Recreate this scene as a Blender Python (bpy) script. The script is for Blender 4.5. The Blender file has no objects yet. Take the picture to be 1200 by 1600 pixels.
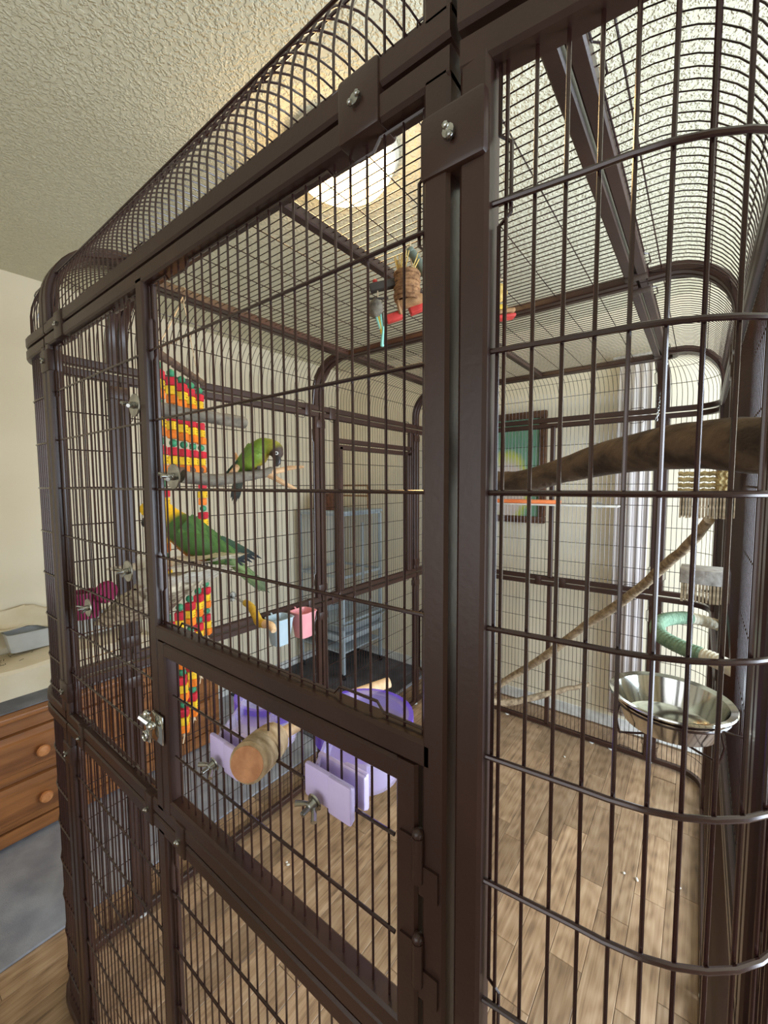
import bpy, math, random
from math import sin, cos, pi, radians as R
from mathutils import Vector as V, Matrix
random.seed(7)
C = bpy.context.scene.collection
# ---------------------------------------------------------------- camera
F_, PI_, RO_, YA_ = 648.66, .0685, -.0043, .6519
EYE = V((0, 0, 1.5))
fw = V((-sin(YA_)*cos(PI_), cos(YA_)*cos(PI_), -sin(PI_)))
r0 = V((cos(YA_), sin(YA_), 0)); u0 = r0.cross(fw)
rt = r0*cos(RO_)+u0*sin(RO_); up = -r0*sin(RO_)+u0*cos(RO_)
cd = bpy.data.cameras.new('camera'); co = bpy.data.objects.new('camera', cd); C.objects.link(co)
m = Matrix((rt, up, -fw)).transposed().to_4x4(); m.translation = EYE
co.matrix_world = m
cd.sensor_fit = 'VERTICAL'; cd.sensor_height = 36; cd.lens = F_/1600*36
cd.clip_start = .02; cd.clip_end = 60
bpy.context.scene.camera = co
def at(px, py, ax, val):
    """photo pixel -> room point on the plane x/y/z = val, or at distance d along the view axis"""
    d = fw+rt*((px-600)/F_)-up*((py-800)/F_)
    if ax == 'd': return EYE+d*val
    i = 'xyz'.index(ax); return EYE+d*((val-EYE[i])/d[i])
# ---------------------------------------------------------------- world, lights, exposure
w = bpy.data.worlds.new('world'); bpy.context.scene.world = w; w.use_nodes = True
w.node_tree.nodes['Background'].inputs[0].default_value = (.80, .90, 1.0, 1)
w.node_tree.nodes['Background'].inputs[1].default_value = 1.6
def area(name, loc, rot, sx, sy, power, col):
    l = bpy.data.lights.new(name, 'AREA'); l.shape = 'RECTANGLE'; l.size = sx; l.size_y = sy; l.energy = power; l.color = col
    o = bpy.data.objects.new(name, l); o.location = loc; o.rotation_euler = rot; C.objects.link(o); return o
area('window_daylight_and_fill', (1.68, 1.45, 1.3), (0, R(90), 0), 1.7, 2.0, 205, (.74, .87, 1.0))
area('window_daylight_and_fill', (-.3, -1.88, 1.4), (R(90), 0, 0), 2.2, 1.4, 16, (1.0, .94, .86))  # added fill light behind the camera, brightens the cage's front frames
vs = bpy.context.scene.view_settings
vs.view_transform = 'Standard'; vs.look = 'None'; vs.gamma = 1; vs.use_curve_mapping = False
vs.exposure = -.2
# ---------------------------------------------------------------- materials
MATS = {}
def lin(c): return tuple((x/255/12.92 if x <= 10.3 else ((x/255+.055)/1.055)**2.4) for x in c)+(1,)
class NT:
    def __init__(s, name):
        s.m = bpy.data.materials.new(name); s.m.use_nodes = True; s.t = s.m.node_tree; s.b = s.t.nodes['Principled BSDF']; MATS[name] = s.m
    def n(s, typ, **k):
        nd = s.t.nodes.new(typ)
        for a, b in k.items():
            if a in nd.inputs: nd.inputs[a].default_value = b
            else: setattr(nd, a, b)
        return nd
    def l(s, a, b): s.t.links.new(a, b)
def mat(name, col, rough=.5, metal=0, c2=None, scale=(20, 20, 20), detail=4, bump=0, bscale=80, trans=0, ior=1.45, spec=.5, emit=None, rnd=0, coat=0, alpha=1, sss=0):
    q = NT(name); b = q.b
    b.inputs['Roughness'].default_value = rough; b.inputs['Metallic'].default_value = metal
    b.inputs['Transmission Weight'].default_value = trans; b.inputs['IOR'].default_value = ior
    b.inputs['Specular IOR Level'].default_value = spec; b.inputs['Coat Weight'].default_value = coat
    b.inputs['Alpha'].default_value = alpha
    if sss: b.inputs['Subsurface Weight'].default_value = sss; b.inputs['Subsurface Radius'].default_value = (.01, .01, .01)
    tc = q.n('ShaderNodeTexCoord'); mp = q.n('ShaderNodeMapping'); q.l(tc.outputs['Object'], mp.inputs[0]); mp.inputs['Scale'].default_value = scale
    no = q.n('ShaderNodeTexNoise', Scale=1.0, Detail=detail); q.l(mp.outputs[0], no.inputs['Vector'])
    if c2 is None: c2 = tuple(max(0, x*.88) for x in col)
    rp = q.n('ShaderNodeValToRGB'); rp.color_ramp.elements[0].position = .36; rp.color_ramp.elements[1].position = .64
    rp.color_ramp.elements[0].color = lin(c2); rp.color_ramp.elements[1].color = lin(col)
    q.l(no.outputs[0], rp.inputs[0]); out = rp.outputs[0]
    if rnd:
        oi = q.n('ShaderNodeObjectInfo'); hs = q.n('ShaderNodeHueSaturation'); mr = q.n('ShaderNodeMapRange')
        mr.inputs[3].default_value = 1-rnd; mr.inputs[4].default_value = 1+rnd
        q.l(oi.outputs['Random'], mr.inputs[0]); q.l(mr.outputs[0], hs.inputs['Value']); q.l(out, hs.inputs['Color']); out = hs.outputs[0]
        ad = q.n('ShaderNodeVectorMath', operation='ADD'); mu = q.n('ShaderNodeMath', operation='MULTIPLY'); mu.inputs[1].default_value = 37
        q.l(oi.outputs['Random'], mu.inputs[0]); q.l(tc.outputs['Object'], ad.inputs[0]); q.l(mu.outputs[0], ad.inputs[1]); q.l(ad.outputs[0], mp.inputs[0])
    q.l(out, b.inputs['Base Color'])
    if emit: b.inputs['Emission Color'].default_value = lin(emit[0]); b.inputs['Emission Strength'].default_value = emit[1]
    if bump:
        n2 = q.n('ShaderNodeTexNoise', Scale=bscale, Detail=3.0); q.l(tc.outputs['Object'], n2.inputs['Vector'])
        bp = q.n('ShaderNodeBump', Strength=bump, Distance=.004); q.l(n2.outputs[0], bp.inputs['Height']); q.l(bp.outputs[0], b.inputs['Normal'])
    return q.m
mat('brown_metal', (60, 38, 31), .36, 0, (50, 31, 26), (6, 6, 6), bump=.05, bscale=160, spec=.55)
mat('brown_wire', (56, 33, 30), .2, .2, (47, 28, 26), (8, 8, 8), spec=.9)
mat('zinc', (190, 190, 186), .25, 1, (150, 150, 148), (60, 60, 60))
mat('steel', (225, 226, 222), .12, 1, (205, 206, 200), (8, 8, 8))
mat('wall_paint', (227, 216, 192), .85, 0, (222, 211, 186), (3, 3, 3), bump=.06, bscale=220)
mat('white_trim', (226, 226, 222), .5)
mat('curtain', (216, 208, 204), .9, 0, (206, 196, 194), (30, 1, 1), trans=.0)
mat('carpet', (168, 170, 178), .98, 0, (142, 144, 154), (9, 9, 9), 6, bump=.9, bscale=260)
mat('floor_base', (96, 72, 54), .6)
mat('dark_mat', (84, 84, 90), .8, 0, (48, 48, 52), (5, 5, 5), bump=.3, bscale=90)
mat('grey_mat', (120, 122, 130), .9, 0, (98, 100, 108), (9, 9, 9), bump=.3, bscale=200)
mat('cream_cloth', (226, 214, 190), .85, 0, (208, 192, 160), (4, 4, 4), 5, bump=.25, bscale=30)
mat('clear_bin', (205, 206, 204), .3, 0, (188, 190, 188), (12, 12, 12), trans=.25)
mat('debris', (110, 100, 74), .9, 0, (70, 64, 46), (60, 60, 60))
mat('bark', (98, 80, 62), .9, 0, (58, 46, 37), (12, 30, 30), 8, bump=1.0, bscale=70)
mat('bark_grey', (132, 122, 106), .9, 0, (92, 84, 74), (40, 40, 60), 6, bump=.8, bscale=120)
mat('pale_branch', (176, 156, 128), .85, 0, (116, 98, 76), (50, 50, 50), 6, bump=.9, bscale=90)
mat('stripped_wood', (222, 182, 138), .7, 0, (196, 150, 108), (60, 60, 60), bump=.3)
mat('stick', (104, 82, 66), .9, 0, (70, 54, 44), (60, 60, 60), bump=.7)
mat('log_bark', (198, 172, 138), .85, 0, (144, 118, 82), (30, 60, 30), 6, bump=.6, bscale=70)
mat('log_end', (196, 140, 100), .8, 0, (172, 118, 82), (70, 70, 70), bump=.4)
for n_, c_ in dict(red=(206, 38, 56), yellow=(250, 200, 40), orange=(246, 128, 34), green=(56, 140, 98)).items():
    mat('toy_'+n_, c_, .6, 0, tuple(x*.86 for x in c_), (60, 60, 60), bump=.2, rnd=.08)
mat('toy_ink', (120, 70, 30), .7)
mat('string', (222, 200, 168), .9, 0, (196, 170, 134), (200, 200, 200), bump=.5, bscale=500)
mat('plum', (150, 34, 86), .45)
mat('blue_cup', (186, 206, 218), .4, 0, (180, 200, 212), sss=.1)
mat('pink_cup', (244, 170, 176), .4, 0, (238, 160, 168), sss=.1)
mat('yellow_perch', (226, 190, 72), .9, 0, (208, 168, 54), (60, 60, 60), bump=.8, bscale=160)
mat('peach_perch', (240, 206, 166), .8, 0, (228, 190, 146), (60, 60, 60), bump=.5)
mat('lavender', (222, 206, 250), .2, 0, (212, 196, 248), alpha=.88)
mat('purple_clear', (226, 216, 252), .1, 0, (216, 204, 250), alpha=.34)
mat('violet', (136, 104, 244), .2, 0, (122, 90, 240), alpha=.7)
mat('acrylic', (250, 246, 232), .1, 0, (240, 232, 212), (40, 40, 40), alpha=.6, bump=1, bscale=80)
mat('mottled_bark', (214, 200, 172), .8, 0, (104, 90, 70), (60, 60, 60), 6, bump=1, bscale=80)
mat('rope_green', (132, 158, 132), .9, 0, (104, 132, 108), (80, 80, 80), bump=.6, bscale=220)
mat('rope_white', (232, 226, 206), .9, 0, (212, 204, 182), (80, 80, 80), bump=.6, bscale=220)
mat('cardboard', (190, 172, 144), .9, 0, (150, 132, 108), (8, 8, 120), bump=.4)
mat('card_grey', (182, 178, 174), .85, 0, (150, 144, 138), (50, 50, 50), bump=.4)
mat('seagrass', (184, 164, 116), .9, 0, (134, 114, 74), (70, 70, 70), bump=.8, bscale=150)
mat('wicker', (168, 124, 84), .85, 0, (120, 84, 54), (90, 90, 90), bump=.8, bscale=200)
mat('slate', (74, 66, 60), .7)
mat('sage', (118, 128, 116), .6)
mat('wood_red', (206, 66, 58), .6, 0, (180, 50, 44), (50, 50, 50))
mat('wood_tan', (170, 128, 86), .7, 0, (138, 100, 64), (60, 60, 60), bump=.3)
mat('raffia', (226, 196, 118), .9, 0, (196, 160, 86), (90, 90, 90), bump=.7, bscale=200)
mat('aqua', (150, 214, 196), .6)
mat('orange_perch', (244, 140, 84), .7, 0, (236, 126, 70), bump=.2)
mat('plank_white', (226, 222, 214), .7)
mat('pine', (158, 104, 60), .38, 0, (118, 74, 42), (34, 3, 34), 7, bump=.12, bscale=60, coat=.15)
mat('pine_knob', (204, 142, 92), .4, 0, (176, 110, 62), (40, 40, 40))
mat('grey_cage', (168, 178, 184), .45, 0, (150, 160, 166), (6, 6, 6), spec=.4)
mat('nest_brown', (116, 74, 52), .8, 0, (82, 50, 34), (30, 30, 30), bump=.6)
mat('rubber', (30, 30, 32), .5)
mat('white_plastic', (236, 236, 232), .4)
mat('dark_foot', (40, 26, 24), .5)
mat('frame_wood', (92, 60, 38), .5, 0, (70, 44, 28), (40, 40, 40))
mat('paper', (220, 212, 192), .9)
mat('lamp_metal', (220, 214, 200), .4)
mat('lamp_glass', (255, 240, 214), .4, emit=((255, 210, 140), 30))
mat('beak', (58, 52, 50), .35); mat('eye_dark', (14, 12, 12), .1, coat=1); mat('eye_ring', (226, 222, 212), .5); mat('foot_skin', (120, 108, 104), .7, 0, (96, 84, 82), (200, 200, 200), bump=.6, bscale=400)
mat('concrete_dust', (230, 224, 212), .9)

# feather material reads the vertex colours (the birds' own plumage colours)
q = NT('feathers'); a = q.n('ShaderNodeVertexColor', layer_name='Col'); q.b.inputs['Roughness'].default_value = .65
n1 = q.n('ShaderNodeTexNoise', Scale=260.0, Detail=3.0); hs = q.n('ShaderNodeHueSaturation'); mr = q.n('ShaderNodeMapRange'); mr.inputs[3].default_value = .72; mr.inputs[4].default_value = 1.25
tc = q.n('ShaderNodeTexCoord'); q.l(tc.outputs['Object'], n1.inputs['Vector']); q.l(n1.outputs[0], mr.inputs[0]); q.l(mr.outputs[0], hs.inputs['Value']); q.l(a.outputs[0], hs.inputs['Color']); q.l(hs.outputs[0], q.b.inputs['Base Color'])
bu = q.n('ShaderNodeBump', Strength=.4, Distance=.002); q.l(n1.outputs[0], bu.inputs['Height']); q.l(bu.outputs[0], q.b.inputs['Normal'])
# stippled ceiling
q = NT('ceiling_stipple'); tc = q.n('ShaderNodeTexCoord'); mp = q.n('ShaderNodeMapping'); mp.inputs['Scale'].default_value = (1, 1, 1); q.l(tc.outputs['Object'], mp.inputs[0])
n1 = q.n('ShaderNodeTexNoise', Scale=105.0, Detail=2.0, Distortion=.3); q.l(mp.outputs[0], n1.inputs['Vector'])
rp = q.n('ShaderNodeValToRGB'); rp.color_ramp.elements[0].position = .44; rp.color_ramp.elements[1].position = .60; q.l(n1.outputs[0], rp.inputs[0])
bu = q.n('ShaderNodeBump', Strength=.7, Distance=.005); q.l(rp.outputs[0], bu.inputs['Height']); q.l(bu.outputs[0], q.b.inputs['Normal'])
q.b.inputs['Base Color'].default_value = lin((214, 208, 182)); q.b.inputs['Roughness'].default_value = .9
# laminate planks: each board its own tone and grain
q = NT('laminate'); tc = q.n('ShaderNodeTexCoord'); oi = q.n('ShaderNodeObjectInfo')
mu = q.n('ShaderNodeMath', operation='MULTIPLY'); mu.inputs[1].default_value = 53; q.l(oi.outputs['Random'], mu.inputs[0])
ad = q.n('ShaderNodeVectorMath', operation='ADD'); q.l(tc.outputs['Object'], ad.inputs[0]); q.l(mu.outputs[0], ad.inputs[1])
mp = q.n('ShaderNodeMapping'); mp.inputs['Scale'].default_value = (85, 3.2, 1); q.l(ad.outputs[0], mp.inputs[0])
n1 = q.n('ShaderNodeTexNoise', Scale=1.0, Detail=6.0, Distortion=.5, Roughness=.6); q.l(mp.outputs[0], n1.inputs['Vector'])
mp2 = q.n('ShaderNodeMapping'); mp2.inputs['Scale'].default_value = (9, 1.6, 1); q.l(ad.outputs[0], mp2.inputs[0])
wv = q.n('ShaderNodeTexWave', Scale=2.4, Distortion=9.0, Detail=3.0); wv.wave_type = 'RINGS'; q.l(mp2.outputs[0], wv.inputs['Vector'])
mx = q.n('ShaderNodeMath', operation='MULTIPLY_ADD'); mx.inputs[1].default_value = .13; q.l(wv.outputs['Fac'], mx.inputs[0]); q.l(n1.outputs[0], mx.inputs[2])
rp = q.n('ShaderNodeValToRGB'); e = rp.color_ramp.elements; e[0].position = .30; e[0].color = lin((108, 86, 68)); e[1].position = .80; e[1].color = lin((186, 158, 128))
k = e.new(.52); k.color = lin((158, 128, 98)); q.l(mx.outputs[0], rp.inputs[0])
hs = q.n('ShaderNodeHueSaturation'); mr = q.n('ShaderNodeMapRange'); mr.inputs[3].default_value = .66; mr.inputs[4].default_value = 1.16
q.l(oi.outputs['Random'], mr.inputs[0]); q.l(mr.outputs[0], hs.inputs['Value']); q.l(rp.outputs[0], hs.inputs['Color']); q.l(hs.outputs[0], q.b.inputs['Base Color'])
q.b.inputs['Roughness'].default_value = .42; bu = q.n('ShaderNodeBump', Strength=.15, Distance=.002); q.l(n1.outputs[0], bu.inputs['Height']); q.l(bu.outputs[0], q.b.inputs['Normal'])
# framed print: soft green field with a pale rounded form
q = NT('print_art'); tc = q.n('ShaderNodeTexCoord'); sp = q.n('ShaderNodeSeparateXYZ'); q.l(tc.outputs['Object'], sp.inputs[0])
gr = q.n('ShaderNodeTexNoise', Scale=7.0, Detail=3.0); q.l(tc.outputs['Object'], gr.inputs['Vector'])
sb = q.n('ShaderNodeVectorMath', operation='SUBTRACT'); sb.inputs[1].default_value = (.36, 0, .22); q.l(tc.outputs['Object'], sb.inputs[0])
ml = q.n('ShaderNodeVectorMath', operation='MULTIPLY'); ml.inputs[1].default_value = (4.6, 0, 2.9); q.l(sb.outputs[0], ml.inputs[0])
ln = q.n('ShaderNodeVectorMath', operation='LENGTH'); q.l(ml.outputs[0], ln.inputs[0])
m1 = q.n('ShaderNodeMath', operation='MULTIPLY_ADD'); m1.inputs[1].default_value = .35; q.l(gr.outputs[0], m1.inputs[0]); q.l(ln.outputs['Value'], m1.inputs[2])
rp = q.n('ShaderNodeValToRGB'); e = rp.color_ramp.elements; e[0].position = .70; e[0].color = lin((214, 200, 190)); e[1].position = .98; e[1].color = lin((112, 158, 130))
k = e.new(.86); k.color = lin((190, 200, 96)); q.l(m1.outputs[0], rp.inputs[0]); q.l(rp.outputs[0], q.b.inputs['Base Color']); q.b.inputs['Roughness'].default_value = .35
M = MATS
# ---------------------------------------------------------------- mesh helpers
def rootloc(p):
    while p and p.parent: p = p.parent
    return V(p.location) if p else V((0, 0, 0))
class MB:
    def __init__(s): s.v = []; s.f = []; s.mi = []; s.c = []; s.cur = 0; s.col = None
    def add(s, vs, fs, col=None):
        b = len(s.v); s.v += [V(x) for x in vs]; s.f += [tuple(i+b for i in f) for f in fs]; s.mi += [s.cur]*len(fs)
        s.c += (col if isinstance(col, list) else [col or (1, 1, 1)]*len(vs)); return s
    def box(s, c, d, rot=None):
        vs = []
        for x in (-.5, .5):
            for y in (-.5, .5):
                for z in (-.5, .5):
                    p = V((x*d[0], y*d[1], z*d[2]))
                    if rot: p = rot @ p
                    vs.append(V(c)+p)
        return s.add(vs, [(0, 1, 3, 2), (4, 6, 7, 5), (0, 4, 5, 1), (2, 3, 7, 6), (0, 2, 6, 4), (1, 5, 7, 3)])
    def bb(s, a, b):
        return s.box([(a[i]+b[i])/2 for i in range(3)], [abs(a[i]-b[i]) for i in range(3)])
    def rbox(s, c, d, r=.004, rot=None, seg=2):
        # rounded box: bevel of the 12 edges with bmesh
        import bmesh
        bm = bmesh.new(); bmesh.ops.create_cube(bm, size=1)
        for v in bm.verts: v.co = V((v.co.x*d[0], v.co.y*d[1], v.co.z*d[2]))
        bmesh.ops.bevel(bm, geom=bm.edges[:], offset=min(r, min(d)*.45), segments=seg, affect='EDGES', profile=.5)
        bm.verts.index_update()
        vs = [V(c)+((rot @ v.co) if rot else v.co) for v in bm.verts]; fs = [tuple(v.index for v in f.verts) for f in bm.faces]; bm.free()
        return s.add(vs, fs)
    def sweep(s, pts, prof, nrm=None, closed=False, scale=None, cap=True, col=None):
        """prof: list of (a,b) in the (side,normal) frame"""
        pts = [V(p) for p in pts]; n = len(pts); k = len(prof); vs = []; fs = []; pn = None
        for i, p in enumerate(pts):
            if closed: t = pts[(i+1) % n]-pts[i-1]
            else: t = pts[min(i+1, n-1)]-pts[max(i-1, 0)]
            t.normalize()
            if nrm is None:
                if pn is None: pn = V((0, 0, 1)) if abs(t.z) < .9 else V((1, 0, 0))
                N = pn-t*pn.dot(t); N.normalize(); pn = N
            else:
                N = V(nrm[i] if isinstance(nrm, list) else nrm); N = N-t*N.dot(t); N.normalize()
            B = t.cross(N); sc = scale[i] if scale else 1
            sa, sb_ = (sc if isinstance(sc, tuple) else (sc, sc))
            for a, b in prof: vs.append(p+B*(a*sa)+N*(b*sb_))
        for i in range(n if closed else n-1):
            j = (i+1) % n
            for q in range(k): fs.append((i*k+q, i*k+(q+1) % k, j*k+(q+1) % k, j*k+q))
        if cap and not closed: fs += [tuple(range(k-1, -1, -1)), tuple((n-1)*k+q for q in range(k))]
        return s.add(vs, fs, col)
    def tube(s, pts, r, n=8, **k):
        if isinstance(r, (list, tuple)): k['scale'] = list(r); r = 1
        return s.sweep(pts, [(r*cos(2*pi*i/n), r*sin(2*pi*i/n)) for i in range(n)], **k)
    def lathe(s, prof, c, axis=(0, 0, 1), n=24, sx=1, sy=1):
        ax = V(axis).normalized(); a = V((1, 0, 0)) if abs(ax.x) < .9 else V((0, 1, 0)); a = (a-ax*a.dot(ax)).normalized(); b = ax.cross(a)
        vs = []; fs = []; k = len(prof)
        for i in range(n):
            t = 2*pi*i/n
            for r, h in prof: vs.append(V(c)+a*(r*cos(t)*sx)+b*(r*sin(t)*sy)+ax*h)
        for i in range(n):
            j = (i+1) % n
            for q in range(k-1): fs.append((i*k+q, j*k+q, j*k+q+1, i*k+q+1))
        return s.add(vs, fs)
    def ball(s, c, r, n=12, m_=8, rot=None):
        rx, ry, rz = (r if isinstance(r, tuple) else (r, r, r)); vs = []; fs = []
        for j in range(m_+1):
            ph = -pi/2+pi*j/m_
            for i in range(n):
                t = 2*pi*i/n; p = V((rx*cos(ph)*cos(t), ry*cos(ph)*sin(t), rz*sin(ph))); vs.append(V(c)+((rot @ p) if rot else p))
        for j in range(m_):
            for i in range(n): fs.append((j*n+i, j*n+(i+1) % n, (j+1)*n+(i+1) % n, (j+1)*n+i))
        return s.add(vs, fs)
    def build(s, name, mats, parent=None, smooth=None, label=None, cat=None, group=None, kind=None, loc=None):
        base = rootloc(parent) if parent else V(loc if loc is not None else (0, 0, 0))
        me = bpy.data.meshes.new(name); me.from_pydata([tuple(v-base) for v in s.v], [], s.f)
        mats = mats if isinstance(mats, (list, tuple)) else [mats]
        for x in mats: me.materials.append(M[x])
        if len(mats) > 1: me.polygons.foreach_set('material_index', s.mi)
        if smooth is None: smooth = True
        if smooth:
            me.polygons.foreach_set('use_smooth', [True]*len(me.polygons))
            if hasattr(me, 'set_sharp_from_angle'): me.set_sharp_from_angle(angle=R(38))
        if any(c != (1, 1, 1) for c in s.c):
            ca = me.color_attributes.new('Col', 'FLOAT_COLOR', 'POINT')
            for i, c in enumerate(s.c): ca.data[i].color = (c[0], c[1], c[2], 1)
        me.update()
        o = bpy.data.objects.new(name, me); C.objects.link(o)
        if parent: o.parent = parent
        else: o.location = base
        return tag(o, label, cat, group, kind)
def tag(o, label=None, cat=None, group=None, kind=None):
    for k, v in (('label', label), ('category', cat), ('group', group), ('kind', kind)):
        if v: o[k] = v
    return o
def thing(name, loc, label, cat, group=None):
    o = bpy.data.objects.new(name, None); o.empty_display_size = .05; o.location = loc; C.objects.link(o); return tag(o, label, cat, group)
def dup(o, off, parent=None):
    c = o.copy(); C.objects.link(c); c.location = V(o.location)+V(off)
    if parent: c.parent = parent
    return c
def struct(mb, name, mt, smooth=False, parent=None):
    return mb.build(name, mt, parent, smooth=smooth, kind=None if parent else 'structure')
SQ = [(-.0125, -.0125), (.0125, -.0125), (.0125, .0125), (-.0125, .0125)]
def sq(h, ch=.003): # square profile with eased corners
    return [(-h+ch, -h), (h-ch, -h), (h, -h+ch), (h, h-ch), (h-ch, h), (-h+ch, h), (-h, h-ch), (-h, -h+ch)]
# ---------------------------------------------------------------- room shell
XW, XE, YB, YS, ZC = -2.625, 1.6, 2.79, -1.8, 2.5
struct(MB().bb((XW-.1, YS-.1, -.06), (XE+.1, YB+.1, -.004)), 'floor', 'floor_base')
FL = bpy.data.objects['floor']
def plank_mesh(L, Wd=.095):
    mb = MB(); a, b = Wd/2-.0006, L/2-.0006; e_ = .0012
    vs = [(-a, -b, -.004), (a, -b, -.004), (a, b, -.004), (-a, b, -.004), (-a, -b, -.001), (a, -b, -.001), (a, b, -.001), (-a, b, -.001), (-a+e_, -b+e_, 0), (a-e_, -b+e_, 0), (a-e_, b-e_, 0), (-a+e_, b-e_, 0)]
    mb.add(vs, [(0, 1, 5, 4), (1, 2, 6, 5), (2, 3, 7, 6), (3, 0, 4, 7), (4, 5, 9, 8), (5, 6, 10, 9), (6, 7, 11, 10), (7, 4, 8, 11), (8, 9, 10, 11)])
    return mb
protos = [(L, plank_mesh(L).build('plank', 'laminate', FL, smooth=False)) for L in (.34, .42, .5, .58)]
used = set(); x = -1.66+.095/2
while x < .3:
    y = -.12-random.random()*.3
    while y < YB:
        L, pr = random.choice(protos)
        if y+L > YB: # closing piece
            L, pr = min(protos, key=lambda t: abs(t[0]-(YB-y)))
            y = YB-L-.001
            c = pr.copy(); C.objects.link(c); c.location = (x, y+L/2, -.0006); break
        if id(pr) in used: c = pr.copy(); C.objects.link(c)
        else: c = pr; used.add(id(pr))
        c.location = (x, y+L/2, 0); y += L
    x += .095
struct(MB().bb((XW, YS, 0), (-1.66, YB, .009)), 'trim_1', 'carpet').name = 'carpet'
cp = bpy.data.objects['carpet']; cp['kind'] = 'thing'; tag(cp, 'blue-grey carpet strip lying in front of the pine dresser', 'carpet')
struct(MB().bb((XW-.1, YS-.1, ZC), (XE+.1, YB+.1, ZC+.08)), 'ceiling', 'ceiling_stipple')
struct(MB().bb((XW-.1, YS, 0), (XW, YB+.1, ZC)), 'wall_left', 'wall_paint')
struct(MB().bb((XW, YB, 0), (XE, YB+.1, ZC)), 'wall_back', 'wall_paint')
wy0, wy1, wz0, wz1 = .45, 2.45, .45, 2.15
mb = MB(); mb.bb((XE, YS, 0), (XE+.1, wy0, ZC)).bb((XE, wy1, 0), (XE+.1, YB+.1, ZC)).bb((XE, wy0, 0), (XE+.1, wy1, wz0)).bb((XE, wy0, wz1), (XE+.1, wy1, ZC)); struct(mb, 'wall_right', 'wall_paint')
bx0, bx1, bz0, bz1 = -1.4, .8, .7, 2.1
mb = MB(); mb.bb((XW-.1, YS-.1, 0), (bx0, YS, ZC)).bb((bx1, YS-.1, 0), (XE+.1, YS, ZC)).bb((bx0, YS-.1, 0), (bx1, YS, bz0)).bb((bx0, YS-.1, bz1), (bx1, YS, ZC)); struct(mb, 'wall_front', 'wall_paint')
mb = MB()
for y in (wy0, (wy0+wy1)/2, wy1): mb.bb((XE-.01, y-.025, wz0-.03), (XE+.05, y+.025, wz1+.03))
for z in (wz0, wz1): mb.bb((XE-.012, wy0-.03, z-.03), (XE+.05, wy1+.03, z+.03))
struct(mb, 'window_1', 'white_trim')
mb = MB()
for x in (bx0, (bx0+bx1)/2, bx1): mb.bb((x-.025, YS-.05, bz0-.03), (x+.025, YS+.01, bz1+.03))
for z in (bz0, bz1): mb.bb((bx0-.03, YS-.05, z-.03), (bx1+.03, YS+.012, z+.03))
struct(mb, 'added_opening', 'white_trim')  # frame of an unseen opening, added behind the camera for fill light
struct(MB().bb((XW, YB-.012, .009), (XE, YB, .075)), 'baseboard_back', 'white_trim')
struct(MB().bb((XW, YS, .009), (XW+.012, YB-.012, .075)), 'baseboard_left', 'white_trim')
# ---------------------------------------------------------------- the walk-in cage
X0, X1, Y0, Y1, RC, ZT, ZM = -1.497, .064, .3235, 2.56, .122, 1.85, .9105
ER, ES = .16, .075                     # eave radius, upright part of the eave
RZ = ER+ES; WA = ES+ER*pi/2+.035; RX = ER+.035
cx0, cx1, cy0, cy1 = -1.237, -.168, .560, 2.305
LF, LS = cx1-cx0, cy1-cy0
def corner(p, t, n, a, b): return ('c', p, t, n, a+b-2*RC+RC*pi/2, a, b)
SEG = [('l', (cx0, Y0), (1, 0), (0, 1), LF), corner((cx1, Y0), (1, 0), (0, 1), X1-cx1, cy0-Y0), ('l', (X1, cy0), (0, 1), (-1, 0), LS), corner((X1, cy1), (0, 1), (-1, 0), Y1-cy1, X1-cx1),
       ('l', (cx1, Y1), (-1, 0), (0, -1), LF), corner((cx0, Y1), (-1, 0), (0, -1), cx0-X0, Y1-cy1), ('l', (X0, cy1), (0, -1), (1, 0), LS), corner((X0, cy0), (0, -1), (1, 0), cy0-Y0, cx0-X0)]
LC = [SEG[i][4] for i in (1, 3, 5, 7)]
PER = sum(s[4] for s in SEG)
def perim(s, d):
    """plan point at arc length s, moved inwards by d -> (point, inward normal)"""
    s %= PER
    for g in SEG:
        if s <= g[4]: break
        s -= g[4]
    (ax, ay), (tx, ty), (nx_, ny_) = g[1:4]
    if g[0] == 'l': return V((ax+tx*s+nx_*d, ay+ty*s+ny_*d, 0)), V((nx_, ny_, 0))
    # rounded corner of a square module: along t, then turning to run along n
    A, B = g[5:]; rho = RC*max(0, 1-d/.235); leg = max(0, A-d-rho); lg2 = max(0, B-d-rho); tot = leg+lg2+rho*pi/2; q = s/g[4]*tot
    if q < leg: a, b, n1, n2 = q, d, 0, 1
    elif q > leg+rho*pi/2: a, b, n1, n2 = A-d, d+rho+(q-leg-rho*pi/2), -1, 0
    else:
        t = (q-leg)/max(rho, 1e-6); a, b, n1, n2 = leg+rho*sin(t), d+rho*(1-cos(t)), -sin(t), cos(t)
    kk = .011*min(1, q/max(leg, 1e-6))*max(0, 1-b/B) if (ax, ay) == (cx1, Y0) else 0   # the near corner module sits slightly askew
    return V((ax+tx*a+nx_*b, ay+ty*a+ny_*b+kk, 0)), V((tx*n1+nx_*n2, ty*n1+ny_*n2, 0))
def S_wall(s, w):
    p, n = perim(s, 0); return V((p.x, p.y, w)), n
def S_eave(s, w):
    if w <= ES: p, n = perim(s, 0); return V((p.x, p.y, ZT+w)), n
    if w <= ES+ER*pi/2:
        t = (w-ES)/ER; p, n = perim(s, ER*(1-cos(t))); return V((p.x, p.y, ZT+ES+ER*sin(t))), (n*cos(t)-V((0, 0, 1))*sin(t)).normalized()
    p, n = perim(s, ER+(w-ES-ER*pi/2)); return V((p.x, p.y, ZT+RZ)), V((0, 0, -1))
def S_roof(x, y): return V((x, y, ZT+RZ)), V((0, 0, -1))
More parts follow.
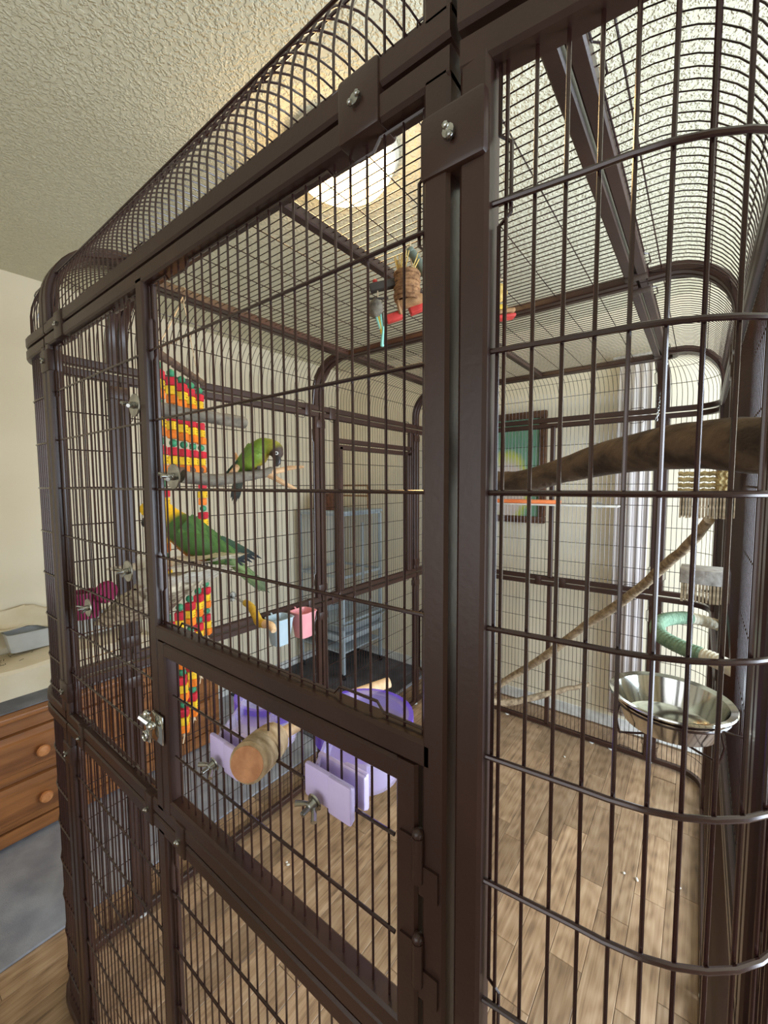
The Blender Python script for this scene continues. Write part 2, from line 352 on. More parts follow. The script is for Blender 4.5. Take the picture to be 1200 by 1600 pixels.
def line(S, u0, v0, u1, v1, n, off=0):
    P = []; N = []
    for i in range(n+1):
        a, b = S(u0+(u1-u0)*i/n, v0+(v1-v0)*i/n); P.append(a+b*off); N.append(b)
    return P, N
CAGE = thing('bird_cage', ((X0+X1)/2, (Y0+Y1)/2, 0), 'tall walk-in brown metal bird cage with arched roof edges on the wood floor', 'cage')
TB = sq(.0125)
def frame(S, u0, u1, v0, v1, nu, nv, name, g=.0025, bars=(), label=None):
    h = .0125+g; mb = MB()
    for v in (v0+h, v1-h):
        P, N = line(S, u0+g, v, u1-g, v, nu); mb.sweep(P, TB, N)
    for u in (u0+h, u1-h):
        P, N = line(S, u, v0+g+.02, u, v1-g-.02, nv); mb.sweep(P, TB, N)
    for b in bars: # extra (ua,va,ub,vb)
        P, N = line(S, *b, max(nu, nv) if b[0] != b[2] else nv); mb.sweep(P, TB, N)
    return mb.build(name, 'brown_metal', CAGE, label=label)
RV, RH = .0015, .0021
def loops(mb, S, u0, u1, v0, v1, r=.0017, nu=1, nv=1, both=True):
    """the bent edge wire that runs just inside a frame and bows out into flat loops"""
    h = .0295
    def path(fu, L, n0):
        P = []; k = 0
        ts = []
        for c in ((.09, L-.09) if L > .35 else (L/2,)):
            ts += [c-.034, c-.026, c+.026, c+.034]
        ts = [0]+ts+[L]; of = [0]+[0, .009, .009, 0]*((len(ts)-2)//4)+[0]
        for a, b in zip(ts, of): P.append(fu(a, b))
        return P
    mb.tube(path(lambda a, b: S(u0+h+b, v0+.025+a)[0], v1-v0-.05, 1), r, 5)
    mb.tube(path(lambda a, b: S(u1-h-b, v0+.025+a)[0], v1-v0-.05, 1), r, 5)
    if both:
        mb.tube(path(lambda a, b: S(u0+.025+a, v0+h+b)[0], u1-u0-.05, 1), r, 5)
        mb.tube(path(lambda a, b: S(u0+.025+a, v1-h-b)[0], u1-u0-.05, 1), r, 5)
def mesh_wires(S, u0, u1, v0, v1, nu, nv, parent, hs, sp=.0215, single=False, rv=.0013, rh=.0016, skip=()):
    """vertical wires every sp and the level wires hs; one object per wire (single) or joined"""
    n = max(1, round((u1-u0)/sp)); us = [u0+(u1-u0)*i/n for i in range(1, n)]
    us = [u for u in us if not any(a < u < b for a, b in skip)]
    big = MB()
    for u in us:
        P, N = line(S, u, v0+.012, u, v1-.012, nv)
        if single: MB().tube(P, RV, 6, nrm=N).build('wire', 'brown_wire', parent)
        else: big.tube(P, rv, 4, nrm=N, cap=False)
    for v in hs:
        P, N = line(S, u0+.012, v, u1-.012, v, nu, off=-.0035)
        if single: MB().tube(P, RH, 7, nrm=N).build('wire', 'brown_wire', parent)
        else: big.tube(P, rh, 4, nrm=N, cap=False)
    if not single: big.build('wire_mesh', 'brown_wire', parent, kind='stuff')
LV = [ZM+.0025+(ZT-ZM)*i/8.33 for i in range(1, 9)]
UPH = [1.041, 1.154, 1.267, 1.379, 1.492, 1.605, 1.717]
LOH = [.114, .225, .336, .447, .558, .669, .777]
# joint positions along the perimeter
s_fl, s_fr = -.02+0.0, LF+.02            # front flat panel spans X -1.277 .. -.128 -> trimmed below
XLG, XJG = cx0, cx1
def sX(x): return x-cx0                  # s of a front position
JF0, JF1 = sX(XLG), sX(XJG)              # front flat
JR0 = LF+LC[0]; JR2 = JR0+LS; JR1 = (JR0+JR2)/2
JB0 = JR2+LC[1]; JB1 = JB0+LF
JL0 = JB1+LC[2]; JL2 = JL0+LS; JL1 = (JL0+JL2)/2
END = PER+JF0
XC = -.7345
sC = sX(XC)
# --- front panel, upper tier (holds the feeder door)
ZD0, ZD1 = .936, 1.2375
DX0, DX1 = -.722, -.2005
up_f = frame(S_wall, JF0, JF1, ZM, ZT, 1, 1, 'front_panel', bars=((sC, ZM+.02, sC, ZT-.02), (sC+.0125, 1.2505, JF1-.02, 1.2505)))
mb = MB(); loops(mb, S_wall, sC-.0125+.0, JF1, 1.238, ZT); loops(mb, S_wall, JF0, sC+.0125+.0, ZM, ZT); mb.build('edge_wire', 'brown_wire', up_f)
mesh_wires(S_wall, JF0+.012, sC, ZM, ZT, 1, 1, up_f, UPH, single=True)
mesh_wires(S_wall, sC, JF1-.012, 1.2505, ZT, 1, 1, up_f, UPH[3:], single=True)
# --- the small door
dr = MB()
for a, b in (((DX0+.0125, ZD0), (DX0+.0125, ZD1)), ((DX1-.0125, ZD0), (DX1-.0125, ZD1))): dr.sweep([(a[0], Y0, a[1]), (b[0], Y0, b[1])], TB, (0, 1, 0))
for z in (ZD0+.0125, ZD1-.0135): dr.sweep([(DX0+.02, Y0, z), (DX1-.02, Y0, z)], sq(.012), (0, 1, 0))
DOOR = dr.build('door', 'brown_metal', CAGE, label='small hinged feeder door low in the front panel')
def S_flat(x, z): return V((x, Y0, z)), V((0, 1, 0))
mesh_wires(S_flat, DX0+.02, DX1-.02, ZD0+.01, ZD1-.01, 1, 1, DOOR, [1.041, 1.147], single=True)
for z in (1.15, 1.045): # hinges on the right stile
    h = MB(); h.lathe([(0, -.022), (.006, -.022), (.006, .022), (0, .022)], (DX1+.003, Y0-.0145, z), n=12).box((DX1-.008, Y0-.0135, z), (.02, .003, .036)).box((DX1+.014, Y0-.0135, z-.02), (.02, .003, .03)).ball((DX1+.003, Y0-.0145, z+.024), .006, 8, 6)
    h.build('hinge', 'brown_metal', DOOR)
la = MB(); lx, lz = -.735, 1.085
la.rbox((lx+.012, Y0-.016, lz), (.038, .004, .05), .0015).rbox((lx-.008, Y0-.024, lz-.004), (.022, .006, .046), .003)
la.tube([(lx-.008+.008*sin(t*pi/4), Y0-.029, lz-.016+.008*cos(t*pi/4)) for t in range(8)], .002, 6, closed=True)
la.tube([(lx-.018, Y0-.03, lz+.016), (lx-.004, Y0-.036, lz+.022), (lx+.01, Y0-.03, lz+.014)], .005, 8).ball((lx+.012, Y0-.026, lz+.008), .007).ball((lx, Y0-.028, lz+.027), .006)
la.build('latch', 'steel', DOOR, label='shiny steel slide latch')
# --- lower front panel
lo_f = frame(S_wall, JF0, JF1, .004, ZM, 1, 1, 'front_panel', bars=((sC, .02, sC, ZM-.02),))
mb = MB(); loops(mb, S_wall, JF0, sC+.0125, .004, ZM); loops(mb, S_wall, sC-.0125, JF1, .004, ZM); mb.build('edge_wire', 'brown_wire', lo_f)
mesh_wires(S_wall, JF0+.012, sC, .01, ZM, 1, 1, lo_f, LOH, single=True)
mesh_wires(S_wall, sC, JF1-.012, .01, ZM, 1, 1, lo_f, LOH, single=True)
# --- near right corner, both tiers, individual wires
for v0, v1, hs_ in ((ZM, ZT, UPH), (.004, ZM, LOH)):
    f = frame(S_wall, JF1, JR0, v0, v1, 16, 1, 'corner_panel', g=.005)
    mb = MB(); loops(mb, S_wall, JF1+.004, JR0-.004, v0, v1, both=False); mb.build('edge_wire', 'brown_wire', f)
    n = round((JR0-JF1-.05)/.0215)
    for i in range(n+1):
        u = JF1+.039+i*.0214
        if u > JR0-.03: break
        P, N = line(S_wall, u, v0+.012, u, v1-.012, 1); MB().tube(P, .00165, 7, nrm=N).build('wire', 'brown_wire', f)
    for v in hs_:
        P, N = line(S_wall, JF1+.012, v, JR0-.012, v, 18, off=-.004); MB().tube(P, .0024, 8, nrm=N).build('wire', 'brown_wire', f)
# --- remaining wall modules
for j0, j1, nm, nu in ((JR0, JR1, 'side_panel', 1), (JR1, JR2, 'side_panel', 1), (JR2, JB0, 'corner_panel', 14), (JB0, JB1, 'back_panel', 1), (JB1, JL0, 'corner_panel', 14), (JL0, JL1, 'side_panel', 1), (JL1, JL2, 'side_panel', 1), (JL2, END, 'corner_panel', 14)):
    for v0, v1, hs_ in ((ZM, ZT, UPH+[1.0-.04]), (.004, ZM, LOH)):
        bars = []
        if nm == 'back_panel':
            uc = JB0+(JB1-JB0)/2; bars.append((uc, v0+.02, uc, v1-.02))
        if j0 == JL0 and v0 > .5: # feeder door frame in the far side panel (stiles and rails)
            ua, ub = JL0+(2.30-2.235), JL0+(2.30-1.555)
            bars += [(ua, v0+.02, ua, v1-.02), (ub, v0+.02, ub, v1-.02), (ua, 1.72, ub, 1.72), (ub-.027, v0+.03, ub-.027, 1.69), (ua+.027, v0+.03, ua+.027, 1.69), (ua, 1.688, ub, 1.688)]
        f = frame(S_wall, j0, j1, v0, v1, nu, 1, nm, bars=bars, g=.004 if nu > 1 else .0032)
        mb = MB(); loops(mb, S_wall, j0, j1, v0, v1, both=(nu == 1)); mb.build('edge_wire', 'brown_wire', f)
        mesh_wires(S_wall, j0+.012, j1-.012, v0, v1, nu, 1, f, hs_, rv=.002 if j0 == JL2 else .0013, rh=.002 if j0 == JL2 else .0016, sp=.0165 if j0 == JL2 else .0215)
# --- arched eaves and corner caps
EH = (.14, .228)
for j0, j1, nm, nu, wx in ((JF0, JF1, 'eave_panel', 1, 0), (JF1, JR0, 'corner_cap', 14, 0), (JR0, JR1, 'eave_panel', 1, .037), (JR1, JR2, 'eave_panel', 1, .037), (JR2, JB0, 'corner_cap', 14, 0), (JB0, JB1, 'eave_panel', 1, 0), (JB1, JL0, 'corner_cap', 14, 0), (JL0, JL1, 'eave_panel', 1, 0), (JL1, JL2, 'eave_panel', 1, 0), (JL2, END, 'corner_cap', 14, 0)):
    f = frame(S_eave, j0, j1, 0, WA+wx, nu, 16, nm)
    single = nm == 'eave_panel' and j0 == JF0
    mesh_wires(S_eave, j0+.012, j1-.012, 0, WA+wx, nu, 14, f, EH+((.34,) if wx else ()), single=single)
    if nm == 'eave_panel':
        mb = MB(); loops(mb, S_eave, j0, j1, 0, WA+wx); mb.build('edge_wire', 'brown_wire', f)
# --- flat roof
rx0, rx1 = X0+RX, cx1; ry0, ry1 = Y0+RX, Y1-RX; rm = (Y0+Y1)/2
for a, b in ((ry0, rm), (rm, ry1)):
    f = frame(S_roof, rx0, rx1, a, b, 1, 1, 'roof_panel', bars=((-.718, a+.02, -.718, b-.02),))
    n = round((b-a)/.0215); mb = MB()
    for i in range(1, n):
        y = a+(b-a)*i/n; mb.tube([(rx0+.01, y, ZT+RZ), (rx1-.01, y, ZT+RZ)], RV, 4)
    for x in (-1.17, -1.06, -.95, -.84, -.61, -.50, -.39, -.28): mb.tube([(x, a+.01, ZT+RZ+.004), (x, b-.01, ZT+RZ+.004)], RV, 4)
    mb.build('wire_mesh', 'brown_wire', f, kind='stuff')
# --- clamps with wing bolts that tie the modules together
def clamp(p, along, nrm, L=.05, wd=.058, bolt=True, thick=.031):
    A = V(along).normalized(); N = V(nrm).normalized(); B = A.cross(N)
    rot = Matrix((A, B, N)).transposed(); mb = MB(); mb.rbox(p, (L, wd, thick), .004, rot)
    o = mb.build('clamp', 'brown_metal', CAGE)
    if bolt:
        q = V(p)+N*(-thick/2-.001); b = MB(); b.lathe([(0, .004), (.0052, .003), (.0055, 0), (.0055, -.002)], q, axis=-N, n=12)
        for s_ in (-1, 1): b.ball(q-N*.003+(A+B*.4)*s_*.0042, .0032, 8, 6)
        b.build('bolt', 'zinc', o)
for p, al in (((-.265, Y0, ZT), (1, 0, 0)), ((-1.13, Y0, ZT), (1, 0, 0)), ((XJG, Y0, 1.775), (0, 0, 1)), ((XJG, Y0, .80), (0, 0, 1)), ((XLG, Y0, 1.79), (0, 0, 1)), ((XLG, Y0, .99), (0, 0, 1)), ((XLG, Y0, .83), (0, 0, 1)), ((-1.13, Y0, ZM), (1, 0, 0)), ((-.78, Y0, ZM), (1, 0, 0)), ((-.665, Y0, ZM), (1, 0, 0)), ((XJG, Y0, .12), (0, 0, 1))):
    clamp(p, al, (0, 1, 0), L=.05 if p[2] != ZM else .03, bolt=True)
for y in (rm,):
    for x in (X0, X1):
        n = (1, 0, 0) if x == X0 else (-1, 0, 0)
        for z in (1.79, .98, .84, .1): clamp((x, y, z), (0, 0, 1), n, L=.04)
        clamp((x, y-.08, ZT), (0, 1, 0), n, L=.04); clamp((x, y+.08, ZT), (0, 1, 0), n, L=.04); clamp((x, y+.08, ZM), (0, 1, 0), n, L=.04); clamp((x, y-.08, ZM), (0, 1, 0), n, L=.04)
for x in (XJG, XLG):
    for z in (1.79, .98, .84, .1): clamp((x, Y1, z), (0, 0, 1), (0, -1, 0), L=.035)
for x in (-.63, -.77): clamp((x, Y1, ZM), (1, 0, 0), (0, -1, 0), L=.035)
for y in (cy0, cy1):
    for z in (1.79, .98, .84): clamp((X0, y, z), (0, 0, 1), (1, 0, 0), L=.04)
for x in (rx1,):
    for y in (ry0+.05, rm-.05, rm+.05, ry1-.05): clamp((x, y, ZT+RZ), (0, 1, 0), (0, 0, -1), L=.04, thick=.028)
for p in ((-.35, Y1), (-.95, Y1), (XJG, Y1), (XLG, Y1), (X0, rm), (X0, cy1), (X0, cy0), (X1, rm), (-.17, Y0), (-1.24, Y0), (-.45, Y1-.0)):
    MB().lathe([(0, 0), (.014, 0), (.014, .004), (.006, .0055), (0, .0055)], (p[0], p[1]-.0, 0), n=14).build('foot', 'white_plastic', CAGE)
# ================================================================ things in the room
def ring(c, r, n, ax='z', a0=0):
    P = []
    for i in range(n):
        t = a0+2*pi*i/n
        P.append(V(c)+(V((r*cos(t), r*sin(t), 0)) if ax == 'z' else V((r*cos(t), 0, r*sin(t))) if ax == 'y' else V((0, r*cos(t), r*sin(t)))))
    return P
def rough(pts, sub=3, amp=.003):
    """smooth a polyline (Catmull-Rom) and roughen it a little"""
    P = [V(p) for p in pts]; out = []
    for i in range(len(P)-1):
        a, b, c, d = P[max(i-1, 0)], P[i], P[i+1], P[min(i+2, len(P)-1)]
        for k in range(sub):
            t = k/sub; q = .5*((2*b)+(c-a)*t+(2*a-5*b+4*c-d)*t*t+(-a+3*b-3*c+d)*t**3)
            out.append(q+V((random.uniform(-amp, amp), random.uniform(-amp, amp), random.uniform(-amp, amp))))
    return out+[P[-1]]
def interp(vals, n):
    m_ = len(vals)-1; return [vals[min(int(i*m_/(n-1)), m_-1)]*(1-(i*m_/(n-1)-min(int(i*m_/(n-1)), m_-1)))+vals[min(int(i*m_/(n-1)), m_-1)+1]*(i*m_/(n-1)-min(int(i*m_/(n-1)), m_-1)) for i in range(n)]
def branch(mb, pts, rad, amp=.002, sub=4, n=12, lump=.07):
    P = rough(pts, sub, amp); rs = [r*(1+random.uniform(-lump, lump)) for r in interp(rad, len(P))]
    mb.tube(P, rs, n); return P
# ceiling light
LX, LY = -.90, .985
L_ = thing('ceiling_light', (LX, LY, ZC), 'round glowing dome light on the ceiling above the cage', 'lamp')
MB().lathe([(0, 0), (.165, 0), (.168, -.012), (.158, -.03), (.15, -.03)], (LX, LY, ZC), n=40).build('base', 'lamp_metal', L_)
MB().lathe([(.152, -.028), (.148, -.05), (.13, -.075), (.10, -.095), (.05, -.108), (0, -.111)], (LX, LY, ZC), n=40).build('glass_dome', 'lamp_glass', L_)
# pine dresser
DXF, DXB, DYA, DYB, DT = -2.19, -2.61, -.44, 1.28, .573
D_ = thing('dresser', ((DXF+DXB)/2, (DYA+DYB)/2, .009), 'low honey-coloured pine dresser with round wooden knobs against the cream wall', 'dresser')
mb = MB(); mb.bb((DXB, DYA+.02, .075), (DXF-.022, DYB-.02, .545)); mb.bb((DXB, DYA, .009), (DXB+.04, DYB, .08)); mb.bb((DXF-.03, DYA+.01, .049), (DXF-.004, DYB-.01, .083))
for y in (DYA+.035, DYB-.035): mb.rbox((DXF-.034, y, .29), (.07, .06, .555), .006)
mb.bb((DXF-.024, DYA+.03, .488), (DXF-.008, DYB-.03, .545)); mb.build('carcass', 'pine', D_)
MB().rbox(((DXF+DXB)/2+.01, (DYA+DYB)/2, DT-.015), (DXF-DXB+.03, DYB-DYA+.03, .028), .008, seg=3).build('top_board', 'pine', D_)
mb = MB(); pr = [(0, .009), (0, .05)]
n = 30; vs = []; 
for i in range(n+1):
    y = DYA+.02+(DYB-DYA-.04)*i/n; z = .012+.018*sin(pi*i/n)**.5
    vs += [(DXF-.002, y, z), (DXF-.002, y, .082), (DXF-.02, y, z), (DXF-.02, y, .082)]
mb.add(vs, [(4*i, 4*i+4, 4*i+5, 4*i+1) for i in range(n)]+[(4*i+2, 4*i+3, 4*i+7, 4*i+6) for i in range(n)]+[(4*i, 4*i+2, 4*i+6, 4*i+4) for i in range(n)]+[(4*i+1, 4*i+5, 4*i+7, 4*i+3) for i in range(n)]); mb.build('plinth', 'pine', D_)
for k in range(3):
    ya, yb = -.375+k*.55, -.375+k*.55+.53
    for z0, z1 in ((.288, .482), (.09, .272)):
        mb = MB(); x = DXF; e_ = .03
        vs = [(x-.02, ya, z0), (x-.02, yb, z0), (x-.02, yb, z1), (x-.02, ya, z1), (x-.002, ya+.003, z0+.003), (x-.002, yb-.003, z0+.003), (x-.002, yb-.003, z1-.003), (x-.002, ya+.003, z1-.003),
              (x, ya+e_, z0+e_), (x, yb-e_, z0+e_), (x, yb-e_, z1-e_), (x, ya+e_, z1-e_), (x+.007, ya+e_+.006, z0+e_+.006), (x+.007, yb-e_-.006, z0+e_+.006), (x+.007, yb-e_-.006, z1-e_-.006), (x+.007, ya+e_+.006, z1-e_-.006)]
        fs = []
        for q in (0, 4, 8): fs += [(q+i, q+(i+1) % 4, q+4+(i+1) % 4, q+4+i) for i in range(4)]
        fs.append((12, 13, 14, 15)); mb.add(vs, fs); dw = mb.build('drawer', 'pine', D_, smooth=False)
        MB().lathe([(0, 0), (.012, 0), (.011, .012), (.02, .018), (.024, .026), (.02, .034), (0, .037)], (x+.006, (ya+yb)/2+.02, (z0+z1)/2), axis=(1, 0, 0), n=20).build('knob', 'pine_knob', dw)
MB().rbox((-2.4, .38, DT+.003), (.395, 1.55, .005), .002).build('mat', 'grey_mat', label='thin blue-grey mat covering the dresser top', cat='mat')
# cream cover lying on the mat
mb = MB(); nx, ny = 8, 26; vs = []; fs = []
def cover_pt(i, j):
    a = i/nx; b = j/ny; x = -2.615+.27*a; y = -.33+1.42*b
    edge = min(1, 8*min(b, 1-b)); z = DT+.006+(.128+.008*sin(b*21)+.006*sin(a*5+b*9))*edge**.5
    return (x, y, z)
for i in range(nx+1):
    for j in range(ny+1): vs.append(cover_pt(i, j))
for i in range(nx):
    for j in range(ny): fs.append((i*(ny+1)+j, (i+1)*(ny+1)+j, (i+1)*(ny+1)+j+1, i*(ny+1)+j+1))
b0 = len(vs)
for j in range(ny+1): x, y, z = cover_pt(nx, j); vs.append((x+.012, y, z-.012)); vs.append((x+.016, y, DT+.0065))
for j in range(ny): fs += [(nx*(ny+1)+j, b0+2*j, b0+2*j+2, nx*(ny+1)+j+1), (b0+2*j, b0+2*j+1, b0+2*j+3, b0+2*j+2)]
mb.add(vs, fs).build('cover', 'cream_cloth', label='bulky cream cover lying along the dresser beneath the plastic bin', cat='cover')
# plastic bin
bn = thing('storage_bin', (-2.545, .66, .72), 'shallow milky clear plastic bin on the cream cover', 'bin')
def tub(mb, c, w0, d0, w1, d1, h, t, zb=0, r=.2, n=28, pw=4):
    """open rounded-square tub: bottom size w0,d0; rim w1,d1"""
    def sup(w_, d_, a): 
        ca, sa = cos(a), sin(a); k = (abs(ca)**pw+abs(sa)**pw)**(-1/pw); return w_/2*k*ca, d_/2*k*sa
    prof = [(0, 0, 0), (w0, d0, 0), (w1, d1, h), (w1+.006, d1+.006, h), (w1+.006, d1+.006, h+.003), (w1-2*t, d1-2*t, h+.003), (w0-2*t, d0-2*t, t), (0, 0, t)]
    vs = []; k = len(prof)
    for i in range(n):
        a = 2*pi*i/n+.01
        for w_, d_, z in prof: x, y = sup(max(w_, 1e-4), max(d_, 1e-4), a); vs.append((c[0]+x, c[1]+y, c[2]+z+zb))
    fs = []
    for i in range(n):
        j = (i+1) % n
        for q_ in range(k-1): fs.append((i*k+q_, j*k+q_, j*k+q_+1, i*k+q_+1))
    return mb.add(vs, fs)
tub(MB(), (-2.545, .66, .722), .10, .44, .115, .47, .085, .003, pw=10, n=40).build('tub', 'clear_bin', bn)
mb = MB(); nx, ny = 10, 24; vs = []
random.seed(3)
for i in range(nx+1):
    for j in range(ny+1):
        a = i/nx; b = j/ny; vs.append((-2.555-.062*a+.01*sin(b*17+a*4), .30+.86*b, .815+.085*a+.018*sin(b*13+a*6)+.012*sin(b*29)-.03*(1-min(1, 6*min(b, 1-b)))))
fs = [(i*(ny+1)+j, (i+1)*(ny+1)+j, (i+1)*(ny+1)+j+1, i*(ny+1)+j+1) for i in range(nx) for j in range(ny)]
cl = MB().add(vs, fs).build('cloth', 'cream_cloth', label='crumpled cream cloth heaped behind the plastic bin against the wall', cat='cloth')
sm_ = cl.modifiers.new('thick', 'SOLIDIFY'); sm_.thickness = .006
mb = MB()
for i in range(46):
    p = V((-2.46+random.uniform(-.1, .09), .34+random.gauss(0, .05), .716)); a = random.uniform(0, pi); l = random.uniform(.005, .02)
    mb.tube([p, p+V((cos(a)*l, sin(a)*l, .003))], .0012, 4)
mb.build('husks', 'debris', label='dark seed husks and twigs scattered on the cream cover', cat='debris', kind='stuff')
# dark mat and the small grey cage
MB().rbox((-2.14, 2.18, .0135), (.93, 1.16, .008), .003).build('floor_mat', 'dark_mat', label='dark charcoal floor mat under the small grey cage', cat='mat')
gx0, gx1, gy0, gy1 = -2.55, -2.09, 2.23, 2.68
G_ = thing('small_bird_cage', ((gx0+gx1)/2, (gy0+gy1)/2, .018), 'small grey bird cage on a wheeled stand in the far room corner', 'cage')
for x in (gx0, gx1):
    for y in (gy0, gy1):
        MB().rbox((x, y, .66), (.024, .024, 1.2), .004).build('post', 'grey_cage', G_)
        c = MB(); c.lathe([(0, -.008), (.022, -.008), (.024, 0), (.022, .008), (0, .008)], (x, y, .042), axis=(0, 1, 0), n=16).box((x, y, .058), (.014, .024, .02)); c.build('caster', 'rubber', G_, label='black caster wheel')
mb = MB()
for z in (.45, .80, 1.27): MB().sweep([(gx0, gy0, z), (gx1, gy0, z), (gx1, gy1, z), (gx0, gy1, z)], [(-.008, -.01), (.008, -.01), (.008, .01), (-.008, .01)], (0, 0, 1), closed=True).build('frame_rail', 'grey_cage', G_)
MB().rbox(((gx0+gx1)/2, (gy0+gy1)/2, 1.285), (gx1-gx0+.04, gy1-gy0+.04, .022), .006).build('lid', 'grey_cage', G_)
mb = MB(); tub(mb, ((gx0+gx1)/2, (gy0+gy1)/2, .38), gx1-gx0+.02, gy1-gy0+.02, gx1-gx0+.12, gy1-gy0+.12, .07, .006, pw=10, n=40); mb.build('seed_guard', 'grey_cage', G_)
MB().rbox(((gx0+gx1)/2, (gy0+gy1)/2, .33), (gx1-gx0+.03, gy1-gy0+.03, .05), .006).build('tray', 'grey_cage', G_)
MB().rbox(((gx0+gx1)/2, (gy0+gy1)/2, .22), (gx1-gx0, gy1-gy0, .012), .004).build('shelf', 'grey_cage', G_)
MB().rbox((gx1+.006, (gy0+gy1)/2, .95), (.012, .02, .5), .003).build('door_post', 'grey_cage', G_)
mb = MB(); n = 22
for i in range(1, n):
    f = i/n; x = gx0+(gx1-gx0)*f; y = gy0+(gy1-gy0)*f
    for yy in (gy0, gy1): mb.tube([(x, yy, .45), (x, yy, 1.27)], .0014, 4)
    for xx in (gx0, gx1): mb.tube([(xx, y, .45), (xx, y, 1.27)], .0014, 4)
mb.build('wire_mesh', 'grey_cage', G_, kind='stuff')
NB = thing('nest_hide', (-2.33, 2.36, 1.296), 'round-topped dark brown wooden hide on top of the small grey cage', 'bird house')
mb = MB(); pf = [(-.075, 0), (.075, 0), (.075, .06), (.06, .1), (.03, .122), (0, .13), (-.03, .122), (-.06, .1), (-.075, .06)]
vs = [(-2.33+a, y, 1.297+b) for y in (2.29, 2.42) for a, b in pf]; k = len(pf)
mb.add(vs, [tuple(range(k))[::-1], tuple(range(k, 2*k))]+[(i, (i+1) % k, k+(i+1) % k, k+i) for i in range(k)]); mb.build('shell', 'nest_brown', NB)
MB().lathe([(.024, 0), (.034, 0), (.034, .006), (.024, .006), (.024, 0)], (-2.253, 2.355, 1.36), axis=(1, 0, 0), n=20).build('entrance_ring', 'stick', NB)
MB().lathe([(0, .001), (.024, .001)], (-2.2535, 2.355, 1.36), axis=(1, 0, 0), n=20).build('entrance', 'rubber', NB, label='dark disc standing in for the shade inside a round hole')  # flat disc; its black colour stands in for the shade in the hole
ps = thing('play_stand', (-2.3, 2.58, 1.296), 'thin pale play stand with crossbars behind the brown hide', 'stand')
mb = MB()
for x in (-2.45, -2.15): mb.tube([(x, 2.6, 1.297), (x, 2.6, 1.49)], .006, 8)
mb.build('upright', 'wood_tan', ps)
for z in (1.485, 1.40): MB().tube([(-2.47, 2.6, z), (-2.13, 2.6, z)], .007, 8).build('crossbar', 'wood_tan', ps)
# framed print
fx0, fx1, fz0, fz1 = -1.42, -.80, 1.235, 1.965
P_ = thing('framed_print', (fx0, YB-.02, fz0), 'brown framed print with a green background hanging on the back wall', 'picture')
for a, b in (((fx0, YB-.03, fz0), (fx1, YB-.002, fz0+.045)), ((fx0, YB-.03, fz1-.045), (fx1, YB-.002, fz1)), ((fx0, YB-.03, fz0+.045), (fx0+.045, YB-.002, fz1-.045)), ((fx1-.045, YB-.03, fz0+.045), (fx1, YB-.002, fz1-.045))):
    MB().rbox([(a[i]+b[i])/2 for i in range(3)], [b[i]-a[i] for i in range(3)], .006).build('frame_rail', 'frame_wood', P_)
MB().bb((fx0+.04, YB-.016, fz0+.04), (fx1-.04, YB-.01, fz1-.04)).build('print', 'print_art', P_, smooth=False)
# curtain
mb = MB(); vs = []; n = 40
for i in range(n+1):
    x = -.395+.165*i/n; y = 2.74+.0035*sin(i*.6)
    for z in (.12, .8, 1.5, 2.2): vs.append((x+.004*sin(z*4+i), y, z))
fs = [(4*i+q_, 4*i+4+q_, 4*i+5+q_, 4*i+1+q_) for i in range(n) for q_ in range(3)]
cu = thing('curtain', (-.31, 2.75, 2.2), 'narrow pinkish-grey gathered curtain hanging against the back wall', 'curtain')
o = mb.add(vs, fs).build('drape', 'curtain', cu); sm_ = o.modifiers.new('t', 'SOLIDIFY'); sm_.thickness = .003
MB().tube([(-.43, 2.745, 2.21), (-.2, 2.745, 2.21)], .009, 10).box((-.42, 2.768, 2.21), (.012, .044, .012)).box((-.21, 2.768, 2.21), (.012, .044, .012)).build('rod', 'lamp_metal', cu)
# ================================================================ inside the cage
def washer(parent, p, ax, r=.019, wing=True, out=.004):
    A = V(ax).normalized(); mb = MB()
    mb.lathe([(0, 0), (r, 0), (r+.001, .0012), (r, .0026), (0, .0026)], V(p)+A*out, axis=A, n=24); q = V(p)+A*(out+.003)
    mb.lathe([(0, 0), (.0062, 0), (.005, .007), (.003, .008), (.003, .017), (0, .018)], q, axis=A, n=10)
    if wing:
        s_ = A.cross(V((.3, .2, 1))).normalized()
        for k in (-1, 1): mb.tube([q+A*.004+s_*k*.004, q+A*.009+s_*k*.010, q+A*.014+s_*k*.015], [.0022, .003, .0032], 8)
    return mb.build('wing_nut', 'zinc', parent, label='zinc washer and wing nut')
def perch(name, pts, rad, mt, label, ax, wp, amp=.001, lump=.05, cat='perch'):
    t = thing(name, wp, label, cat); mb = MB(); branch(mb, pts, rad, amp, 4, 12, lump); mb.build('wood', mt, t); washer(t, wp, ax); return t
t = perch('wooden_perch', [(-.775, .328, 1.635), (-.773, .40, 1.632), (-.771, .47, 1.631), (-.770, .525, 1.629)], [.0135, .0125, .0125, .012], 'bark_grey', 'grey-green round wooden perch bolted highest beside the wooden block toy', (0, -1, 0), (-.775, .3195, 1.635))
t = perch('branch_perch', [(-.648, .328, 1.512), (-.646, .38, 1.508), (-.648, .43, 1.512), (-.645, .475, 1.519), (-.642, .495, 1.524)], [.0105, .0095, .0095, .008, .0085], 'bark_grey', 'grey forked branch perch with peeled tips under the dark-headed parrot', (0, -1, 0), (-.648, .3195, 1.512))
for a in (((-.644, .485, 1.521), (-.630, .505, 1.526), (-.618, .52, 1.530), (-.598, .535, 1.532)), ((-.644, .485, 1.520), (-.628, .497, 1.508), (-.615, .508, 1.498), (-.603, .52, 1.490)), ((-.655, .42, 1.518), (-.69, .455, 1.535), (-.715, .47, 1.548), (-.75, .49, 1.562))):
    mb = MB(); branch(mb, a, [.0062, .005, .0042, .002], .0006, 3, 8); mb.build('twig', 'stripped_wood', t, label='peeled pale twig tip')
